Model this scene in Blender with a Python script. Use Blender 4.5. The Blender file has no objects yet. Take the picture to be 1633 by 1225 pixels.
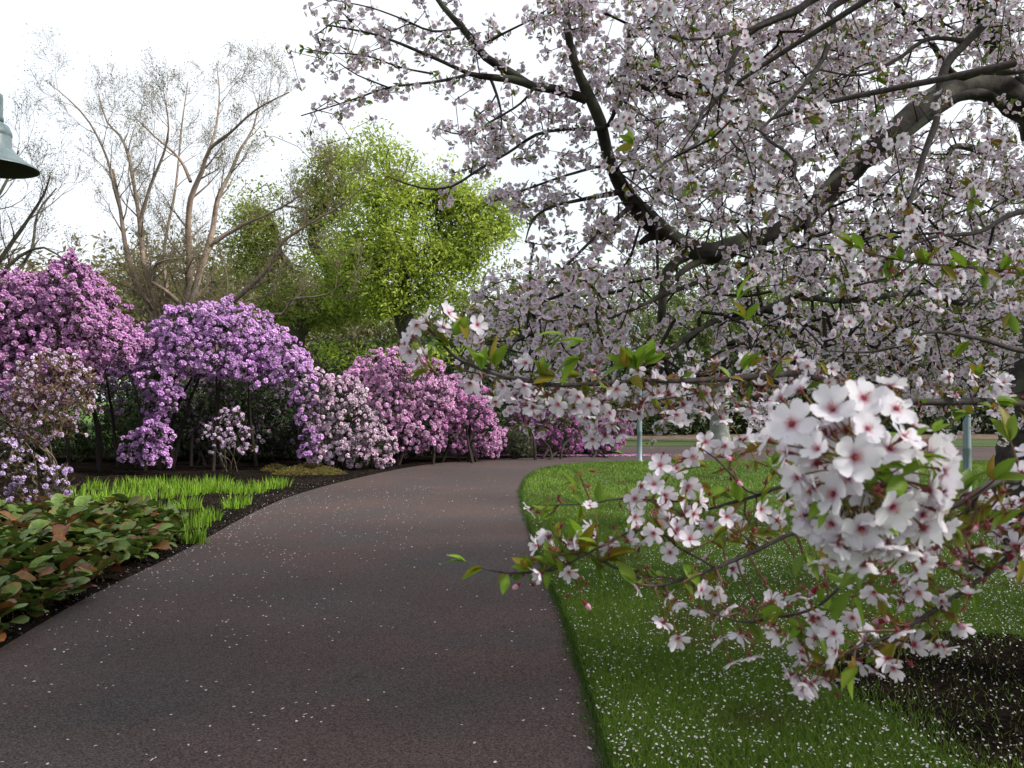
import bpy, math, random
import numpy as np
from mathutils import Vector, Matrix
from mathutils.geometry import tessellate_polygon

SC = bpy.context.scene
rng = np.random.default_rng(7)
random.seed(7)

# ------------------------------------------------------------------ camera
CAMZ = 1.6
F = 1400.0                      # focal length in pixels of the 1633 px wide photograph
TH = math.atan(23.5 / F)
cam_d = bpy.data.cameras.new("camera")
cam = bpy.data.objects.new("camera", cam_d)
SC.collection.objects.link(cam)
cam.location = (0, 0, CAMZ)
cam.rotation_euler = (math.pi / 2 + TH, 0, 0)
cam_d.sensor_width = 36
cam_d.lens = 36 * F / 1633
cam_d.clip_start = 0.05
cam_d.clip_end = 2000
cam_d.dof.use_dof = True
cam_d.dof.focus_distance = 4.5
cam_d.dof.aperture_fstop = 15
SC.camera = cam

# ------------------------------------------------------------------ light
SUN_EL, SUN_AZ = math.radians(38), math.radians(106)   # azimuth from +Y clockwise: to the right, slightly behind the camera
SC.world = bpy.data.worlds.new("World")
SC.world.use_nodes = True
nt = SC.world.node_tree
nt.nodes.clear()
out = nt.nodes.new("ShaderNodeOutputWorld")
bg = nt.nodes.new("ShaderNodeBackground")
sky = nt.nodes.new("ShaderNodeTexSky")
sky.sky_type = 'NISHITA'
sky.sun_disc = False
sky.sun_elevation = SUN_EL
sky.sun_rotation = SUN_AZ
mix = nt.nodes.new("ShaderNodeMixRGB")
noi = nt.nodes.new("ShaderNodeTexNoise")
noi.inputs['Scale'].default_value = 2.2
noi.inputs['Detail'].default_value = 5
rmp = nt.nodes.new("ShaderNodeMapRange")
rmp.inputs['From Min'].default_value = 0.3
rmp.inputs['From Max'].default_value = 0.6
rmp.inputs['To Min'].default_value = 0.80
rmp.inputs['To Max'].default_value = 0.99
tc = nt.nodes.new("ShaderNodeTexCoord")
nt.links.new(tc.outputs['Generated'], noi.inputs['Vector'])
nt.links.new(noi.outputs['Fac'], rmp.inputs['Value'])
nt.links.new(rmp.outputs[0], mix.inputs['Fac'])
nt.links.new(sky.outputs[0], mix.inputs['Color1'])
mix.inputs['Color2'].default_value = (7.8, 8.2, 8.7, 1)
nt.links.new(mix.outputs[0], bg.inputs['Color'])
bg.inputs['Strength'].default_value = 0.1
nt.links.new(bg.outputs[0], out.inputs[0])

sd = bpy.data.lights.new("sun", 'SUN')
sd.energy = 5.0
sd.angle = math.radians(9)
sd.color = (1.0, 0.95, 0.87)
sun = bpy.data.objects.new("sun", sd)
SC.collection.objects.link(sun)
sdir = Vector((math.sin(SUN_AZ) * math.cos(SUN_EL), math.cos(SUN_AZ) * math.cos(SUN_EL), math.sin(SUN_EL)))
sun.rotation_euler = sdir.to_track_quat('Z', 'Y').to_euler()

SC.view_settings.view_transform = 'Standard'
SC.view_settings.look = 'None'
SC.view_settings.exposure = 0.5
SC.view_settings.gamma = 1.0


# ------------------------------------------------------------------ helpers
def W(px, py, d):
    """the point at distance d in front of the camera seen at this place of the photograph"""
    u = (px - 816.5) / F
    v = (612.5 - py) / F
    y = math.cos(TH) - v * math.sin(TH)
    z = math.sin(TH) + v * math.cos(TH)
    k = d / y
    return np.array([u * k, d, CAMZ + z * k])


def G(px, py):
    """ground point"""
    v = (612.5 - py) / F
    z = math.sin(TH) + v * math.cos(TH)
    y = math.cos(TH) - v * math.sin(TH)
    k = CAMZ / -z
    return np.array([(px - 816.5) / F * k, y * k, 0.0])


def project(P):
    P = np.atleast_2d(P)
    y = P[:, 1] * math.cos(TH) + (P[:, 2] - CAMZ) * math.sin(TH)
    z = -P[:, 1] * math.sin(TH) + (P[:, 2] - CAMZ) * math.cos(TH)
    ys = np.where(np.abs(y) < 1e-6, 1e-6, y)
    return 816.5 + F * P[:, 0] / ys, 612.5 - F * z / ys, y


def in_view(P, m=60):
    x, y, d = project(P)
    return (d > 0) & (x > -m) & (x < 1633 + m) & (y > -m) & (y < 1225 + m)


def lin(r, g, b):
    f = lambda c: (c / 255 / 12.92) if c <= 10 else ((c / 255 + 0.055) / 1.055) ** 2.4
    return np.array([f(r), f(g), f(b)])


class Acc:
    def __init__(s):
        s.v, s.c, s.t, s.q, s.n = [], [], [], [], 0

    def add(s, v, c, t=None, q=None):
        v = np.asarray(v, float).reshape(-1, 3)
        c = np.broadcast_to(np.asarray(c, float), v.shape)
        s.v.append(v); s.c.append(c)
        if t is not None and len(t): s.t.append(np.asarray(t, np.int64).reshape(-1, 3) + s.n)
        if q is not None and len(q): s.q.append(np.asarray(q, np.int64).reshape(-1, 4) + s.n)
        s.n += len(v)

    def tmpl(s):
        return (np.concatenate(s.v), np.concatenate(s.c),
                np.concatenate(s.t) if s.t else np.zeros((0, 3), np.int64),
                np.concatenate(s.q) if s.q else np.zeros((0, 4), np.int64))

    def inst(s, tm, R, T, S, tint=None):
        v, c, t, q = tm
        N = len(T)
        if N == 0: return
        S = np.broadcast_to(np.asarray(S, float), (N,)) if np.ndim(S) < 2 else np.asarray(S)
        vv = v[None] * (S[:, None, None] if S.ndim == 1 else S[:, None, :])
        P = np.einsum('nij,nvj->nvi', R, vv) + T[:, None, :]
        cc = np.broadcast_to(c[None], P.shape)
        if tint is not None: cc = cc * tint[:, None, :]
        off = (np.arange(N) * len(v))[:, None, None]
        s.add(P.reshape(-1, 3), cc.reshape(-1, 3),
              (t[None] + off).reshape(-1, 3) if len(t) else None,
              (q[None] + off).reshape(-1, 4) if len(q) else None)

    def mesh(s, name, mat, origin=(0, 0, 0), smooth=False):
        v, c, t, q = s.tmpl()
        v = v - np.asarray(origin, float)
        me = bpy.data.meshes.new(name)
        me.vertices.add(len(v))
        me.vertices.foreach_set("co", v.astype(np.float32).ravel())
        loops = np.concatenate([t.ravel(), q.ravel()]).astype(np.int32)
        me.loops.add(len(loops))
        me.loops.foreach_set("vertex_index", loops)
        ls = np.concatenate([np.arange(len(t)) * 3, len(t) * 3 + np.arange(len(q)) * 4]).astype(np.int32)
        me.polygons.add(len(ls))
        me.polygons.foreach_set("loop_start", ls)
        me.polygons.foreach_set("use_smooth", np.full(len(ls), smooth))
        a = me.color_attributes.new("Col", 'FLOAT_COLOR', 'POINT')
        a.data.foreach_set("color", np.concatenate([c, np.ones((len(c), 1))], 1).astype(np.float32).ravel())
        me.update(calc_edges=True)
        me.validate()
        if mat: me.materials.append(mat)
        return me

    def build(s, name, mat, parent=None, smooth=False, origin=None):
        if origin is None:
            origin = tuple(parent.location) if parent else (0, 0, 0)
        o = bpy.data.objects.new(name, s.mesh(name, mat, origin, smooth))
        SC.collection.objects.link(o)
        if parent: o.parent = parent
        elif origin != (0, 0, 0): o.location = origin
        return o


def tag(o, label=None, cat=None, group=None, kind=None):
    if label: o['label'] = label
    if cat: o['category'] = cat
    if group: o['group'] = group
    if kind: o['kind'] = kind
    return o


def thing(name, loc, label, cat, group=None):
    o = bpy.data.objects.new(name, None)
    o.empty_display_size = 0.2
    SC.collection.objects.link(o)
    o.location = [float(x) for x in loc]
    return tag(o, label, cat, group)


def copy_tree(o, parent=None):
    c = o.copy()
    SC.collection.objects.link(c)
    if parent: c.parent = parent
    for ch in list(o.children):
        copy_tree(ch, c)
    return c


def unit(a):
    a = np.asarray(a, float)
    return a / (np.linalg.norm(a, axis=-1, keepdims=True) + 1e-12)


def rots(Z, spin=None):
    """rotation matrices whose local +Z is Z, spun about it"""
    Z = unit(np.atleast_2d(Z))
    N = len(Z)
    ref = np.where(np.abs(Z[:, 2:3]) < 0.9, np.array([[0, 0, 1.0]]), np.array([[1.0, 0, 0]]))
    X = unit(np.cross(ref, Z))
    Y = np.cross(Z, X)
    if spin is None: spin = rng.uniform(0, 2 * math.pi, N)
    c, s_ = np.cos(spin)[:, None], np.sin(spin)[:, None]
    X2 = X * c + Y * s_
    Y2 = np.cross(Z, X2)
    return np.stack([X2, Y2, Z], axis=2)


def rvec(n):
    return unit(rng.normal(size=(n, 3)))


def smooth_line(P, step):
    """Catmull-Rom through rows (x,y,z,r)"""
    P = np.asarray(P, float)
    if len(P) < 3:
        n = max(2, int(np.linalg.norm(P[1, :3] - P[0, :3]) / step) + 1)
        t = np.linspace(0, 1, n)[:, None]
        return P[0] * (1 - t) + P[-1] * t
    Q = np.vstack([2 * P[0] - P[1], P, 2 * P[-1] - P[-2]])
    o = []
    for i in range(1, len(Q) - 2):
        p0, p1, p2, p3 = Q[i - 1], Q[i], Q[i + 1], Q[i + 2]
        n = max(1, int(round(np.linalg.norm(p2[:3] - p1[:3]) / step)))
        t = (np.arange(n) / n)[:, None]
        o.append(0.5 * ((2 * p1) + (-p0 + p2) * t + (2 * p0 - 5 * p1 + 4 * p2 - p3) * t ** 2 + (-p0 + 3 * p1 - 3 * p2 + p3) * t ** 3))
    o.append(P[-1:])
    R = np.vstack(o)
    R[:, 3] = np.maximum(R[:, 3], 0.0005)
    return R


def tube(acc, P, sides=5, col=(0.1, 0.1, 0.1), rough=0.0, cap=False):
    P = np.asarray(P, float)
    n = len(P)
    d = np.gradient(P[:, :3], axis=0)
    d = unit(d)
    ref = np.array([0, 0, 1.0]) if abs(d[:, 2]).mean() < 0.8 else np.array([1.0, 0, 0])
    X = unit(np.cross(ref, d))
    Y = np.cross(d, X)
    a = np.arange(sides) / sides * 2 * math.pi
    r = P[:, 3][:, None]
    if rough: r = r * (1 + rough * rng.normal(size=(n, sides)))
    V = P[:, None, :3] + X[:, None] * (np.cos(a)[None, :] * r)[..., None] + Y[:, None] * (np.sin(a)[None, :] * r)[..., None]
    i = np.arange(n - 1)[:, None] * sides
    j = np.arange(sides)[None]
    k = (j + 1) % sides
    q = np.stack([i + j, i + k, i + sides + k, i + sides + j], -1).reshape(-1, 4)
    acc.add(V.reshape(-1, 3), col, None, q)


def colonize(skel, targets, seg=0.12, r0=0.0016, p=0.42, wob=0.25, sag=0.05, rmax=0.05):
    """grow twigs from the skeleton points to every target; returns polylines (x,y,z,r)"""
    skel = np.asarray(skel)[:, :3]
    nS = len(skel)
    T = np.asarray(targets)
    D = np.full(len(T), 1e9)
    for k in range(0, nS, 400):
        D = np.minimum(D, np.linalg.norm(T[:, None] - skel[None, k:k + 400], axis=2).min(1))
    order = np.argsort(D)
    cap = nS + 1 + int((D / seg + 3).sum()) + len(T) * 3
    N = np.zeros((cap, 3)); N[:nS] = skel
    par = np.full(cap, -1)
    n = nS
    chains = []
    for ti in order:
        t = T[ti]
        dd = ((N[:n] - t) ** 2).sum(1)
        i = int(dd.argmin())
        dist = math.sqrt(dd[i])
        m = min(40, max(1, int(dist / seg)))
        if n + m + 1 >= cap: break
        f = (np.arange(1, m + 1) / m)[:, None]
        pts = N[i] * (1 - f) + t * f
        if m > 1:
            side = rng.normal(size=3) * dist * wob * 0.35
            pts = pts + side * (np.sin(f * math.pi)) + rng.normal(size=(m, 3)) * seg * 0.12
            pts[:, 2] += (np.sin(f * math.pi) * dist * sag)[:, 0]
            pts[-1] = t
        N[n:n + m] = pts
        par[n] = i
        par[n + 1:n + m] = np.arange(n, n + m - 1)
        chains.append((i, n, n + m))
        n += m
    cnt = np.zeros(n)
    for (i, a, b) in chains: cnt[b - 1] += 1
    for k in range(n - 1, nS - 1, -1):
        if par[k] >= nS: cnt[par[k]] += cnt[k]
    rad = np.minimum(rmax, r0 * np.maximum(cnt, 1) ** p)
    lines = []
    for (i, a, b) in chains:
        idx = np.concatenate([[i], np.arange(a, b)])
        r = rad[idx].copy()
        r[0] = min(r[1] * 1.1, rad[i]) if i >= nS else r[1] * 1.25
        lines.append(np.column_stack([N[idx], r]))
    return lines


def poly_mask(poly, x, y):
    poly = np.asarray(poly)[:, :2]
    ins = np.zeros(len(x), bool)
    j = len(poly) - 1
    for i in range(len(poly)):
        xi, yi = poly[i]; xj, yj = poly[j]
        c = ((yi > y) != (yj > y)) & (x < (xj - xi) * (y - yi) / (yj - yi + 1e-12) + xi)
        ins ^= c
        j = i
    return ins


def vnoise(x, y, s, seed=0):
    """cheap smooth value noise"""
    x = x * s + seed * 17.3; y = y * s + seed * 5.1
    xi, yi = np.floor(x), np.floor(y)
    fx, fy = x - xi, y - yi
    fx, fy = fx * fx * (3 - 2 * fx), fy * fy * (3 - 2 * fy)
    h = lambda a, b: np.modf(np.abs(np.sin(a * 127.1 + b * 311.7) * 43758.5453))[0]
    return (h(xi, yi) * (1 - fx) + h(xi + 1, yi) * fx) * (1 - fy) + (h(xi, yi + 1) * (1 - fx) + h(xi + 1, yi + 1) * fx) * fy


# ------------------------------------------------------------------ materials
def mat_new(name):
    m = bpy.data.materials.new(name)
    m.use_nodes = True
    t = m.node_tree
    return m, t, t.nodes["Principled BSDF"], t.nodes["Material Output"]


def mat_attr(name, rough=0.6, transl=0.0, spec=0.3, noise=0.0, nscale=30.0):
    m, t, b, o = mat_new(name)
    a = t.nodes.new("ShaderNodeVertexColor"); a.layer_name = "Col"
    src = a.outputs['Color']
    if noise:
        n = t.nodes.new("ShaderNodeTexNoise"); n.inputs['Scale'].default_value = nscale; n.inputs['Detail'].default_value = 3
        c = t.nodes.new("ShaderNodeTexCoord"); t.links.new(c.outputs['Object'], n.inputs['Vector'])
        r = t.nodes.new("ShaderNodeMapRange")
        r.inputs['From Min'].default_value = 0.3; r.inputs['From Max'].default_value = 0.7
        r.inputs['To Min'].default_value = 1 - noise; r.inputs['To Max'].default_value = 1 + noise
        t.links.new(n.outputs['Fac'], r.inputs['Value'])
        v = t.nodes.new("ShaderNodeVectorMath"); v.operation = 'SCALE'
        t.links.new(src, v.inputs[0]); t.links.new(r.outputs[0], v.inputs['Scale'])
        src = v.outputs[0]
    t.links.new(src, b.inputs['Base Color'])
    b.inputs['Roughness'].default_value = rough
    b.inputs['Specular IOR Level'].default_value = spec
    if transl:
        tr = t.nodes.new("ShaderNodeBsdfTranslucent")
        mx = t.nodes.new("ShaderNodeMixShader"); mx.inputs[0].default_value = transl
        t.links.new(src, tr.inputs['Color'])
        t.links.new(b.outputs[0], mx.inputs[1]); t.links.new(tr.outputs[0], mx.inputs[2])
        t.links.new(mx.outputs[0], o.inputs[0])
    return m


def mat_bark(name, c1, c2, c3, scale=6, bump=0.6, dist=0.02):
    m, t, b, o = mat_new(name)
    c = t.nodes.new("ShaderNodeTexCoord")
    n = t.nodes.new("ShaderNodeTexNoise"); n.inputs['Scale'].default_value = scale; n.inputs['Detail'].default_value = 8; n.inputs['Roughness'].default_value = 0.7
    n2 = t.nodes.new("ShaderNodeTexNoise"); n2.inputs['Scale'].default_value = scale * 0.35; n2.inputs['Detail'].default_value = 3
    t.links.new(c.outputs['Object'], n.inputs['Vector']); t.links.new(c.outputs['Object'], n2.inputs['Vector'])
    r = t.nodes.new("ShaderNodeValToRGB")
    r.color_ramp.elements[0].position = 0.35; r.color_ramp.elements[0].color = (*c1, 1)
    r.color_ramp.elements[1].position = 0.65; r.color_ramp.elements[1].color = (*c2, 1)
    t.links.new(n.outputs['Fac'], r.inputs[0])
    r2 = t.nodes.new("ShaderNodeMapRange"); r2.inputs['From Min'].default_value = 0.5; r2.inputs['From Max'].default_value = 0.68
    t.links.new(n2.outputs['Fac'], r2.inputs['Value'])
    mx = t.nodes.new("ShaderNodeMixRGB"); mx.inputs['Color2'].default_value = (*c3, 1)
    t.links.new(r2.outputs[0], mx.inputs[0]); t.links.new(r.outputs[0], mx.inputs[1])
    t.links.new(mx.outputs[0], b.inputs['Base Color'])
    b.inputs['Roughness'].default_value = 0.85
    b.inputs['Specular IOR Level'].default_value = 0.2
    bp = t.nodes.new("ShaderNodeBump"); bp.inputs['Strength'].default_value = bump; bp.inputs['Distance'].default_value = dist
    t.links.new(n.outputs['Fac'], bp.inputs['Height']); t.links.new(bp.outputs[0], b.inputs['Normal'])
    return m


def mat_ground(name, cols, scales, rough=0.9, fine=60.0, finev=0.3, bump=0.4, dist=0.01, spec=0.2):
    """cols: three colours mixed by two large noises, then fine grain"""
    m, t, b, o = mat_new(name)
    g = t.nodes.new("ShaderNodeNewGeometry")

    def nz(s, d=4):
        n = t.nodes.new("ShaderNodeTexNoise"); n.inputs['Scale'].default_value = s; n.inputs['Detail'].default_value = d
        t.links.new(g.outputs['Position'], n.inputs['Vector'])
        return n

    def ramp(n, a, e):
        r = t.nodes.new("ShaderNodeMapRange"); r.inputs['From Min'].default_value = a; r.inputs['From Max'].default_value = e
        t.links.new(n.outputs['Fac'], r.inputs['Value']); return r
    m1 = t.nodes.new("ShaderNodeMixRGB"); m1.inputs[1].default_value = (*cols[0], 1); m1.inputs[2].default_value = (*cols[1], 1)
    t.links.new(ramp(nz(scales[0]), 0.38, 0.62).outputs[0], m1.inputs[0])
    m2 = t.nodes.new("ShaderNodeMixRGB"); m2.inputs[2].default_value = (*cols[2], 1)
    t.links.new(ramp(nz(scales[1]), 0.45, 0.7).outputs[0], m2.inputs[0]); t.links.new(m1.outputs[0], m2.inputs[1])
    f = nz(fine, 2)
    r = t.nodes.new("ShaderNodeMapRange"); r.inputs['From Min'].default_value = 0.3; r.inputs['From Max'].default_value = 0.7
    r.inputs['To Min'].default_value = 1 - finev; r.inputs['To Max'].default_value = 1 + finev
    t.links.new(f.outputs['Fac'], r.inputs['Value'])
    v = t.nodes.new("ShaderNodeVectorMath"); v.operation = 'SCALE'
    t.links.new(m2.outputs[0], v.inputs[0]); t.links.new(r.outputs[0], v.inputs['Scale'])
    t.links.new(v.outputs[0], b.inputs['Base Color'])
    b.inputs['Roughness'].default_value = rough
    b.inputs['Specular IOR Level'].default_value = spec
    bp = t.nodes.new("ShaderNodeBump"); bp.inputs['Strength'].default_value = bump; bp.inputs['Distance'].default_value = dist
    t.links.new(f.outputs['Fac'], bp.inputs['Height']); t.links.new(bp.outputs[0], b.inputs['Normal'])
    return m


M_petal = mat_attr("petal", 0.6, 0.35, 0.15)
M_leaf = mat_attr("leaf", 0.5, 0.4, 0.3)
M_bigleaf = mat_attr("big_leaf", 0.48, 0.2, 0.3, 0.25, 25)
M_rhodo = mat_attr("rhododendron_petal", 0.7, 0.25, 0.1)
M_twig = mat_attr("twig", 0.8, 0, 0.2, 0.3, 40)
M_blade = mat_attr("blade", 0.55, 0.3, 0.25)
M_cherry = mat_bark("cherry_bark", (0.010, 0.008, 0.007), (0.045, 0.037, 0.032), (0.075, 0.08, 0.058), 9, 0.8, 0.02)
M_cherry2 = mat_bark("cherry_young_bark", (0.028, 0.023, 0.022), (0.085, 0.075, 0.075), (0.055, 0.038, 0.032), 60, 0.5, 0.002)
M_bare = mat_bark("pinkish_bark", (0.14, 0.10, 0.078), (0.31, 0.235, 0.19), (0.15, 0.13, 0.10), 5, 0.4, 0.02)
M_bark = mat_bark("dark_bark", (0.03, 0.027, 0.02), (0.09, 0.08, 0.06), (0.06, 0.07, 0.04), 6, 0.7, 0.03)
M_greybark = mat_bark("grey_bark", (0.09, 0.1, 0.09), (0.22, 0.22, 0.2), (0.12, 0.15, 0.1), 5, 0.5, 0.03)

# ------------------------------------------------------------------ ground, path, lawn
edgeR = [(1010, 1330), (975, 1225), (941, 1110), (906, 1000), (878, 930), (860, 880), (846, 840), (836, 806), (833, 785), (840, 766), (862, 751), (905, 743), (960, 739.5), (1020, 738)]
edgeL = [(-420, 1330), (-200, 1160), (0, 1035), (150, 948), (290, 880), (400, 820), (470, 790), (560, 765), (650, 746), (730, 736), (800, 731.5), (900, 729), (1000, 727)]


def gline(pts, step=0.25):
    L = np.array([[*G(*p)[:2], 0, 1] for p in pts])
    return smooth_line(L, step)[:, :2]


RE = gline(edgeR)
LE = gline(edgeL)


def sheet(name, poly, z, mat, kind='structure', thick=0.0, label=None):
    P = [Vector((float(x), float(y), 0)) for x, y in poly]
    tris = np.array(tessellate_polygon([P]))
    V = np.array([[p.x, p.y, z] for p in P])
    # face upward
    a, b, c = V[tris[0][0]], V[tris[0][1]], V[tris[0][2]]
    if np.cross(b - a, c - a)[2] < 0: tris = tris[:, ::-1]
    A = Acc(); A.add(V, (1, 1, 1), tris)
    if thick:
        n = len(V)
        V2 = V.copy(); V2[:, 2] -= thick
        i = np.arange(n); j = (i + 1) % n
        A.add(np.vstack([V, V2]), (1, 1, 1), None, np.stack([i, j, j + n, i + n], 1))
    o = A.build(name, mat)
    return tag(o, label=label, kind=kind)


M_path = mat_ground("asphalt", ((0.054, 0.041, 0.039), (0.072, 0.049, 0.045), (0.050, 0.045, 0.045)), (0.3, 0.8), 0.9, 110, 0.75, 0.8, 0.005, 0.12)
M_soil = mat_ground("soil", ((0.010, 0.008, 0.007), (0.018, 0.013, 0.010), (0.007, 0.006, 0.005)), (0.8, 3.0), 0.95, 25, 0.55, 1.0, 0.04, 0.0)
M_lawn = mat_ground("lawn_turf", ((0.045, 0.09, 0.012), (0.07, 0.12, 0.014), (0.05, 0.065, 0.014)), (0.4, 2.2), 0.9, 45, 0.45, 1.0, 0.03)
M_grass = mat_ground("distant_grass", ((0.06, 0.13, 0.015), (0.085, 0.17, 0.02), (0.07, 0.12, 0.02)), (0.15, 0.7), 0.9, 15, 0.35, 0.5, 0.03)
M_litter = mat_ground("leaf_litter", ((0.11, 0.075, 0.05), (0.075, 0.055, 0.035), (0.15, 0.11, 0.085)), (0.6, 3.0), 0.95, 12, 0.5, 0.8, 0.04)

sheet("ground", [(-350, -60), (350, -60), (350, 600), (-350, 600)], 0.0, M_grass)
bed = list(LE) + [tuple(G(985, 722)[:2]), tuple(G(940, 712)[:2]), tuple(G(600, 709)[:2]), tuple(G(250, 712)[:2]), tuple(G(120, 716)[:2]), tuple(G(-200, 716)[:2]), (-34, 20), (-26, 3), tuple(LE[0] - (1.5, 1.0))]
sheet("garden_bed_soil", bed, 0.012, M_soil, thick=0.012)
far_up = [tuple(G(x, y)[:2]) for x, y in ((1633, 713), (1300, 712), (1000, 712), (985, 716))]
pathpoly = list(RE) + [tuple(G(1020, 738)[:2]), tuple(G(1300, 737)[:2]), (24, 22.5), (42, 24), (42, 30.5)] + far_up + list(LE[::-1]) + [(-6, -6), (2.0, -6)]
sheet("path", pathpoly, 0.004, M_path)
lawn = list(RE) + [tuple(G(1300, 737)[:2]), (24, 22.5), (42, 24), (42, -8), (1.2, -8)]
sheet("lawn", lawn, 0.028, M_lawn, thick=0.03)
verge = [tuple(G(985, 712)[:2]), tuple(G(1300, 712)[:2]), tuple(G(1633, 713)[:2]), (42, 30.4), (42, 38), tuple(G(1300, 699)[:2]), tuple(G(985, 699)[:2])]
verge = [(x, y + 0.02) for x, y in verge]
M_verge = mat_ground("verge_turf", ((0.03, 0.055, 0.012), (0.045, 0.08, 0.014), (0.05, 0.055, 0.02)), (0.3, 1.5), 0.9, 15, 0.4, 0.5, 0.03)
sheet("verge_grass", verge, 0.02, M_verge, thick=0.02)
lb = [(x, y) for x, y in [tuple(G(980, 703)[:2]), tuple(G(1300, 702)[:2]), (42, 35.5), (50, 60), (3, 60)]]
sheet("leaf_litter_bank", lb, 0.03, M_litter)
# bare soil under the near cherry
sc = G(1650, 1110)[:2]
ang = np.linspace(0, 2 * math.pi, 60, endpoint=False)
soilp = [(sc[0] + 0.42 + math.cos(a) * (1.55 + 0.12 * math.sin(3 * a + 1) + 0.07 * math.sin(7 * a)), sc[1] - 0.15 + math.sin(a) * (1.30 + 0.1 * math.sin(4 * a))) for a in ang]
sheet("bare_soil_patch", soilp, 0.034, M_soil)

# grass blades of the near lawn
def blades(n, xr, yr, poly, hole, h, w, cA, cB, z0, acc, dens=None):
    x = rng.uniform(*xr, n); y = rng.uniform(*yr, n)
    k = poly_mask(poly, x, y)
    if hole is not None:
        j = (rng.normal(size=n) * 0.10)
        hm = poly_mask(hole, x + j, y + j)
        k &= ~(hm & (rng.random(n) > 0.05))
    if dens is not None: k &= rng.random(n) < dens(x, y)
    x, y = x[k], y[k]
    n = len(x)
    hh = h * rng.uniform(0.5, 1.2, n) * (0.7 + 0.6 * vnoise(x, y, 1.3, 3))
    a = rng.uniform(0, 2 * math.pi, n)
    lean = rng.normal(size=(n, 2)) * hh[:, None] * 0.5
    dx, dy = np.cos(a) * w * 0.5, np.sin(a) * w * 0.5
    V = np.zeros((n, 3, 3))
    V[:, 0] = np.stack([x - dx, y - dy, np.full(n, z0)], 1)
    V[:, 1] = np.stack([x + dx, y + dy, np.full(n, z0)], 1)
    V[:, 2] = np.stack([x + lean[:, 0], y + lean[:, 1], z0 + hh], 1)
    t = np.clip(vnoise(x, y, 0.9, 1) * 0.7 + rng.normal(size=n) * 0.25, 0, 1)[:, None]
    moss = np.clip((vnoise(x, y, 2.3, 11) - .62) * 4, 0, 1)[:, None] * .6
    base_c = (np.asarray(cA) * (1 - t) + np.asarray(cB) * t)
    base_c = base_c * (1 - moss) + np.array((.085, .085, .02)) * moss
    C = base_c[:, None, :] * np.ones((1, 3, 1))
    acc.add(V.reshape(-1, 3), C.reshape(-1, 3), np.arange(n * 3).reshape(-1, 3))


A = Acc()
gA, gB = (0.052, 0.108, 0.012), (0.18, 0.28, 0.028)
blades(420000, (-0.2, 6.5), (2.4, 8), lawn, soilp, 0.04, 0.006, gA, gB, 0.026, A, lambda x, y: (x < 0.68 * y + 0.6) * 1.0)
blades(260000, (-0.5, 11), (8, 14), lawn, None, 0.045, 0.010, gA, gB, 0.026, A, lambda x, y: (x < 0.68 * y) * 1.0)
blades(120000, (-1, 15), (14, 23), lawn, None, 0.05, 0.018, gA, gB, 0.026, A, lambda x, y: (x < 0.66 * y) * 1.0)
# ragged fringe along the cut edge
RE2 = smooth_line(np.column_stack([RE, np.zeros(len(RE)), np.ones(len(RE))]), 0.02)[:, :2]
sel = rng.integers(0, len(RE2), 16000)
ex = RE2[sel] + rng.normal(size=(16000, 2)) * (0.012 + 0.035 * vnoise(RE2[sel, 0], RE2[sel, 1], 3.0, 2)[:, None])
n = len(ex)
V = np.zeros((n, 3, 3)); a = rng.uniform(0, 6.28, n); hh = rng.uniform(0.02, 0.05, n)
V[:, 0] = np.stack([ex[:, 0] - np.cos(a) * .003, ex[:, 1] - np.sin(a) * .003, np.full(n, .012)], 1)
V[:, 1] = np.stack([ex[:, 0] + np.cos(a) * .003, ex[:, 1] + np.sin(a) * .003, np.full(n, .012)], 1)
V[:, 2] = np.stack([ex[:, 0] + rng.normal(size=n) * .015 - .006, ex[:, 1] + rng.normal(size=n) * .015, hh + .02], 1)
A.add(V.reshape(-1, 3), np.array(gA) * 0.8, np.arange(n * 3).reshape(-1, 3))
tag(A.build("grass", M_blade), "short green grass blades covering the lawn beside the path", None, None, 'stuff')

# fallen petals
ptm = Acc()
ptm.add([(0, -1, 0), (.62, -.3, .12), (.5, .7, .2), (0, .55, .08), (-.5, .7, .2), (-.62, -.3, .12)], (0.78, 0.73, 0.76), [(0, 1, 5)], [(1, 2, 3, 5), (5, 3, 4, 5)][:1])
ptm.add([(-.62, -.3, .12), (0, .55, .08), (-.5, .7, .2)], (0.78, 0.73, 0.76), [(0, 1, 2)])
PT = ptm.tmpl()


def scatter_petals(acc, n, xr, yr, poly, z0, dens, size, flat=0.25):
    x = rng.uniform(*xr, n); y = rng.uniform(*yr, n)
    k = poly_mask(poly, x, y) & (rng.random(n) < dens(x, y)) & (~poly_mask(soilp, x, y) | (rng.random(n) < .36))
    x, y = x[k], y[k]; n = len(x)
    Z = unit(np.column_stack([rng.normal(size=(n, 2)) * flat, np.ones(n)]))
    S = np.stack([rng.uniform(.7, 1.2, n), rng.uniform(.7, 1.25, n), rng.uniform(.3, 2, n)], 1) * size
    acc.inst(PT, rots(Z), np.column_stack([x, y, z0 + rng.uniform(0, .012, n)]), S, np.column_stack([rng.uniform(.75, 1.05, n)] * 3))


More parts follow.
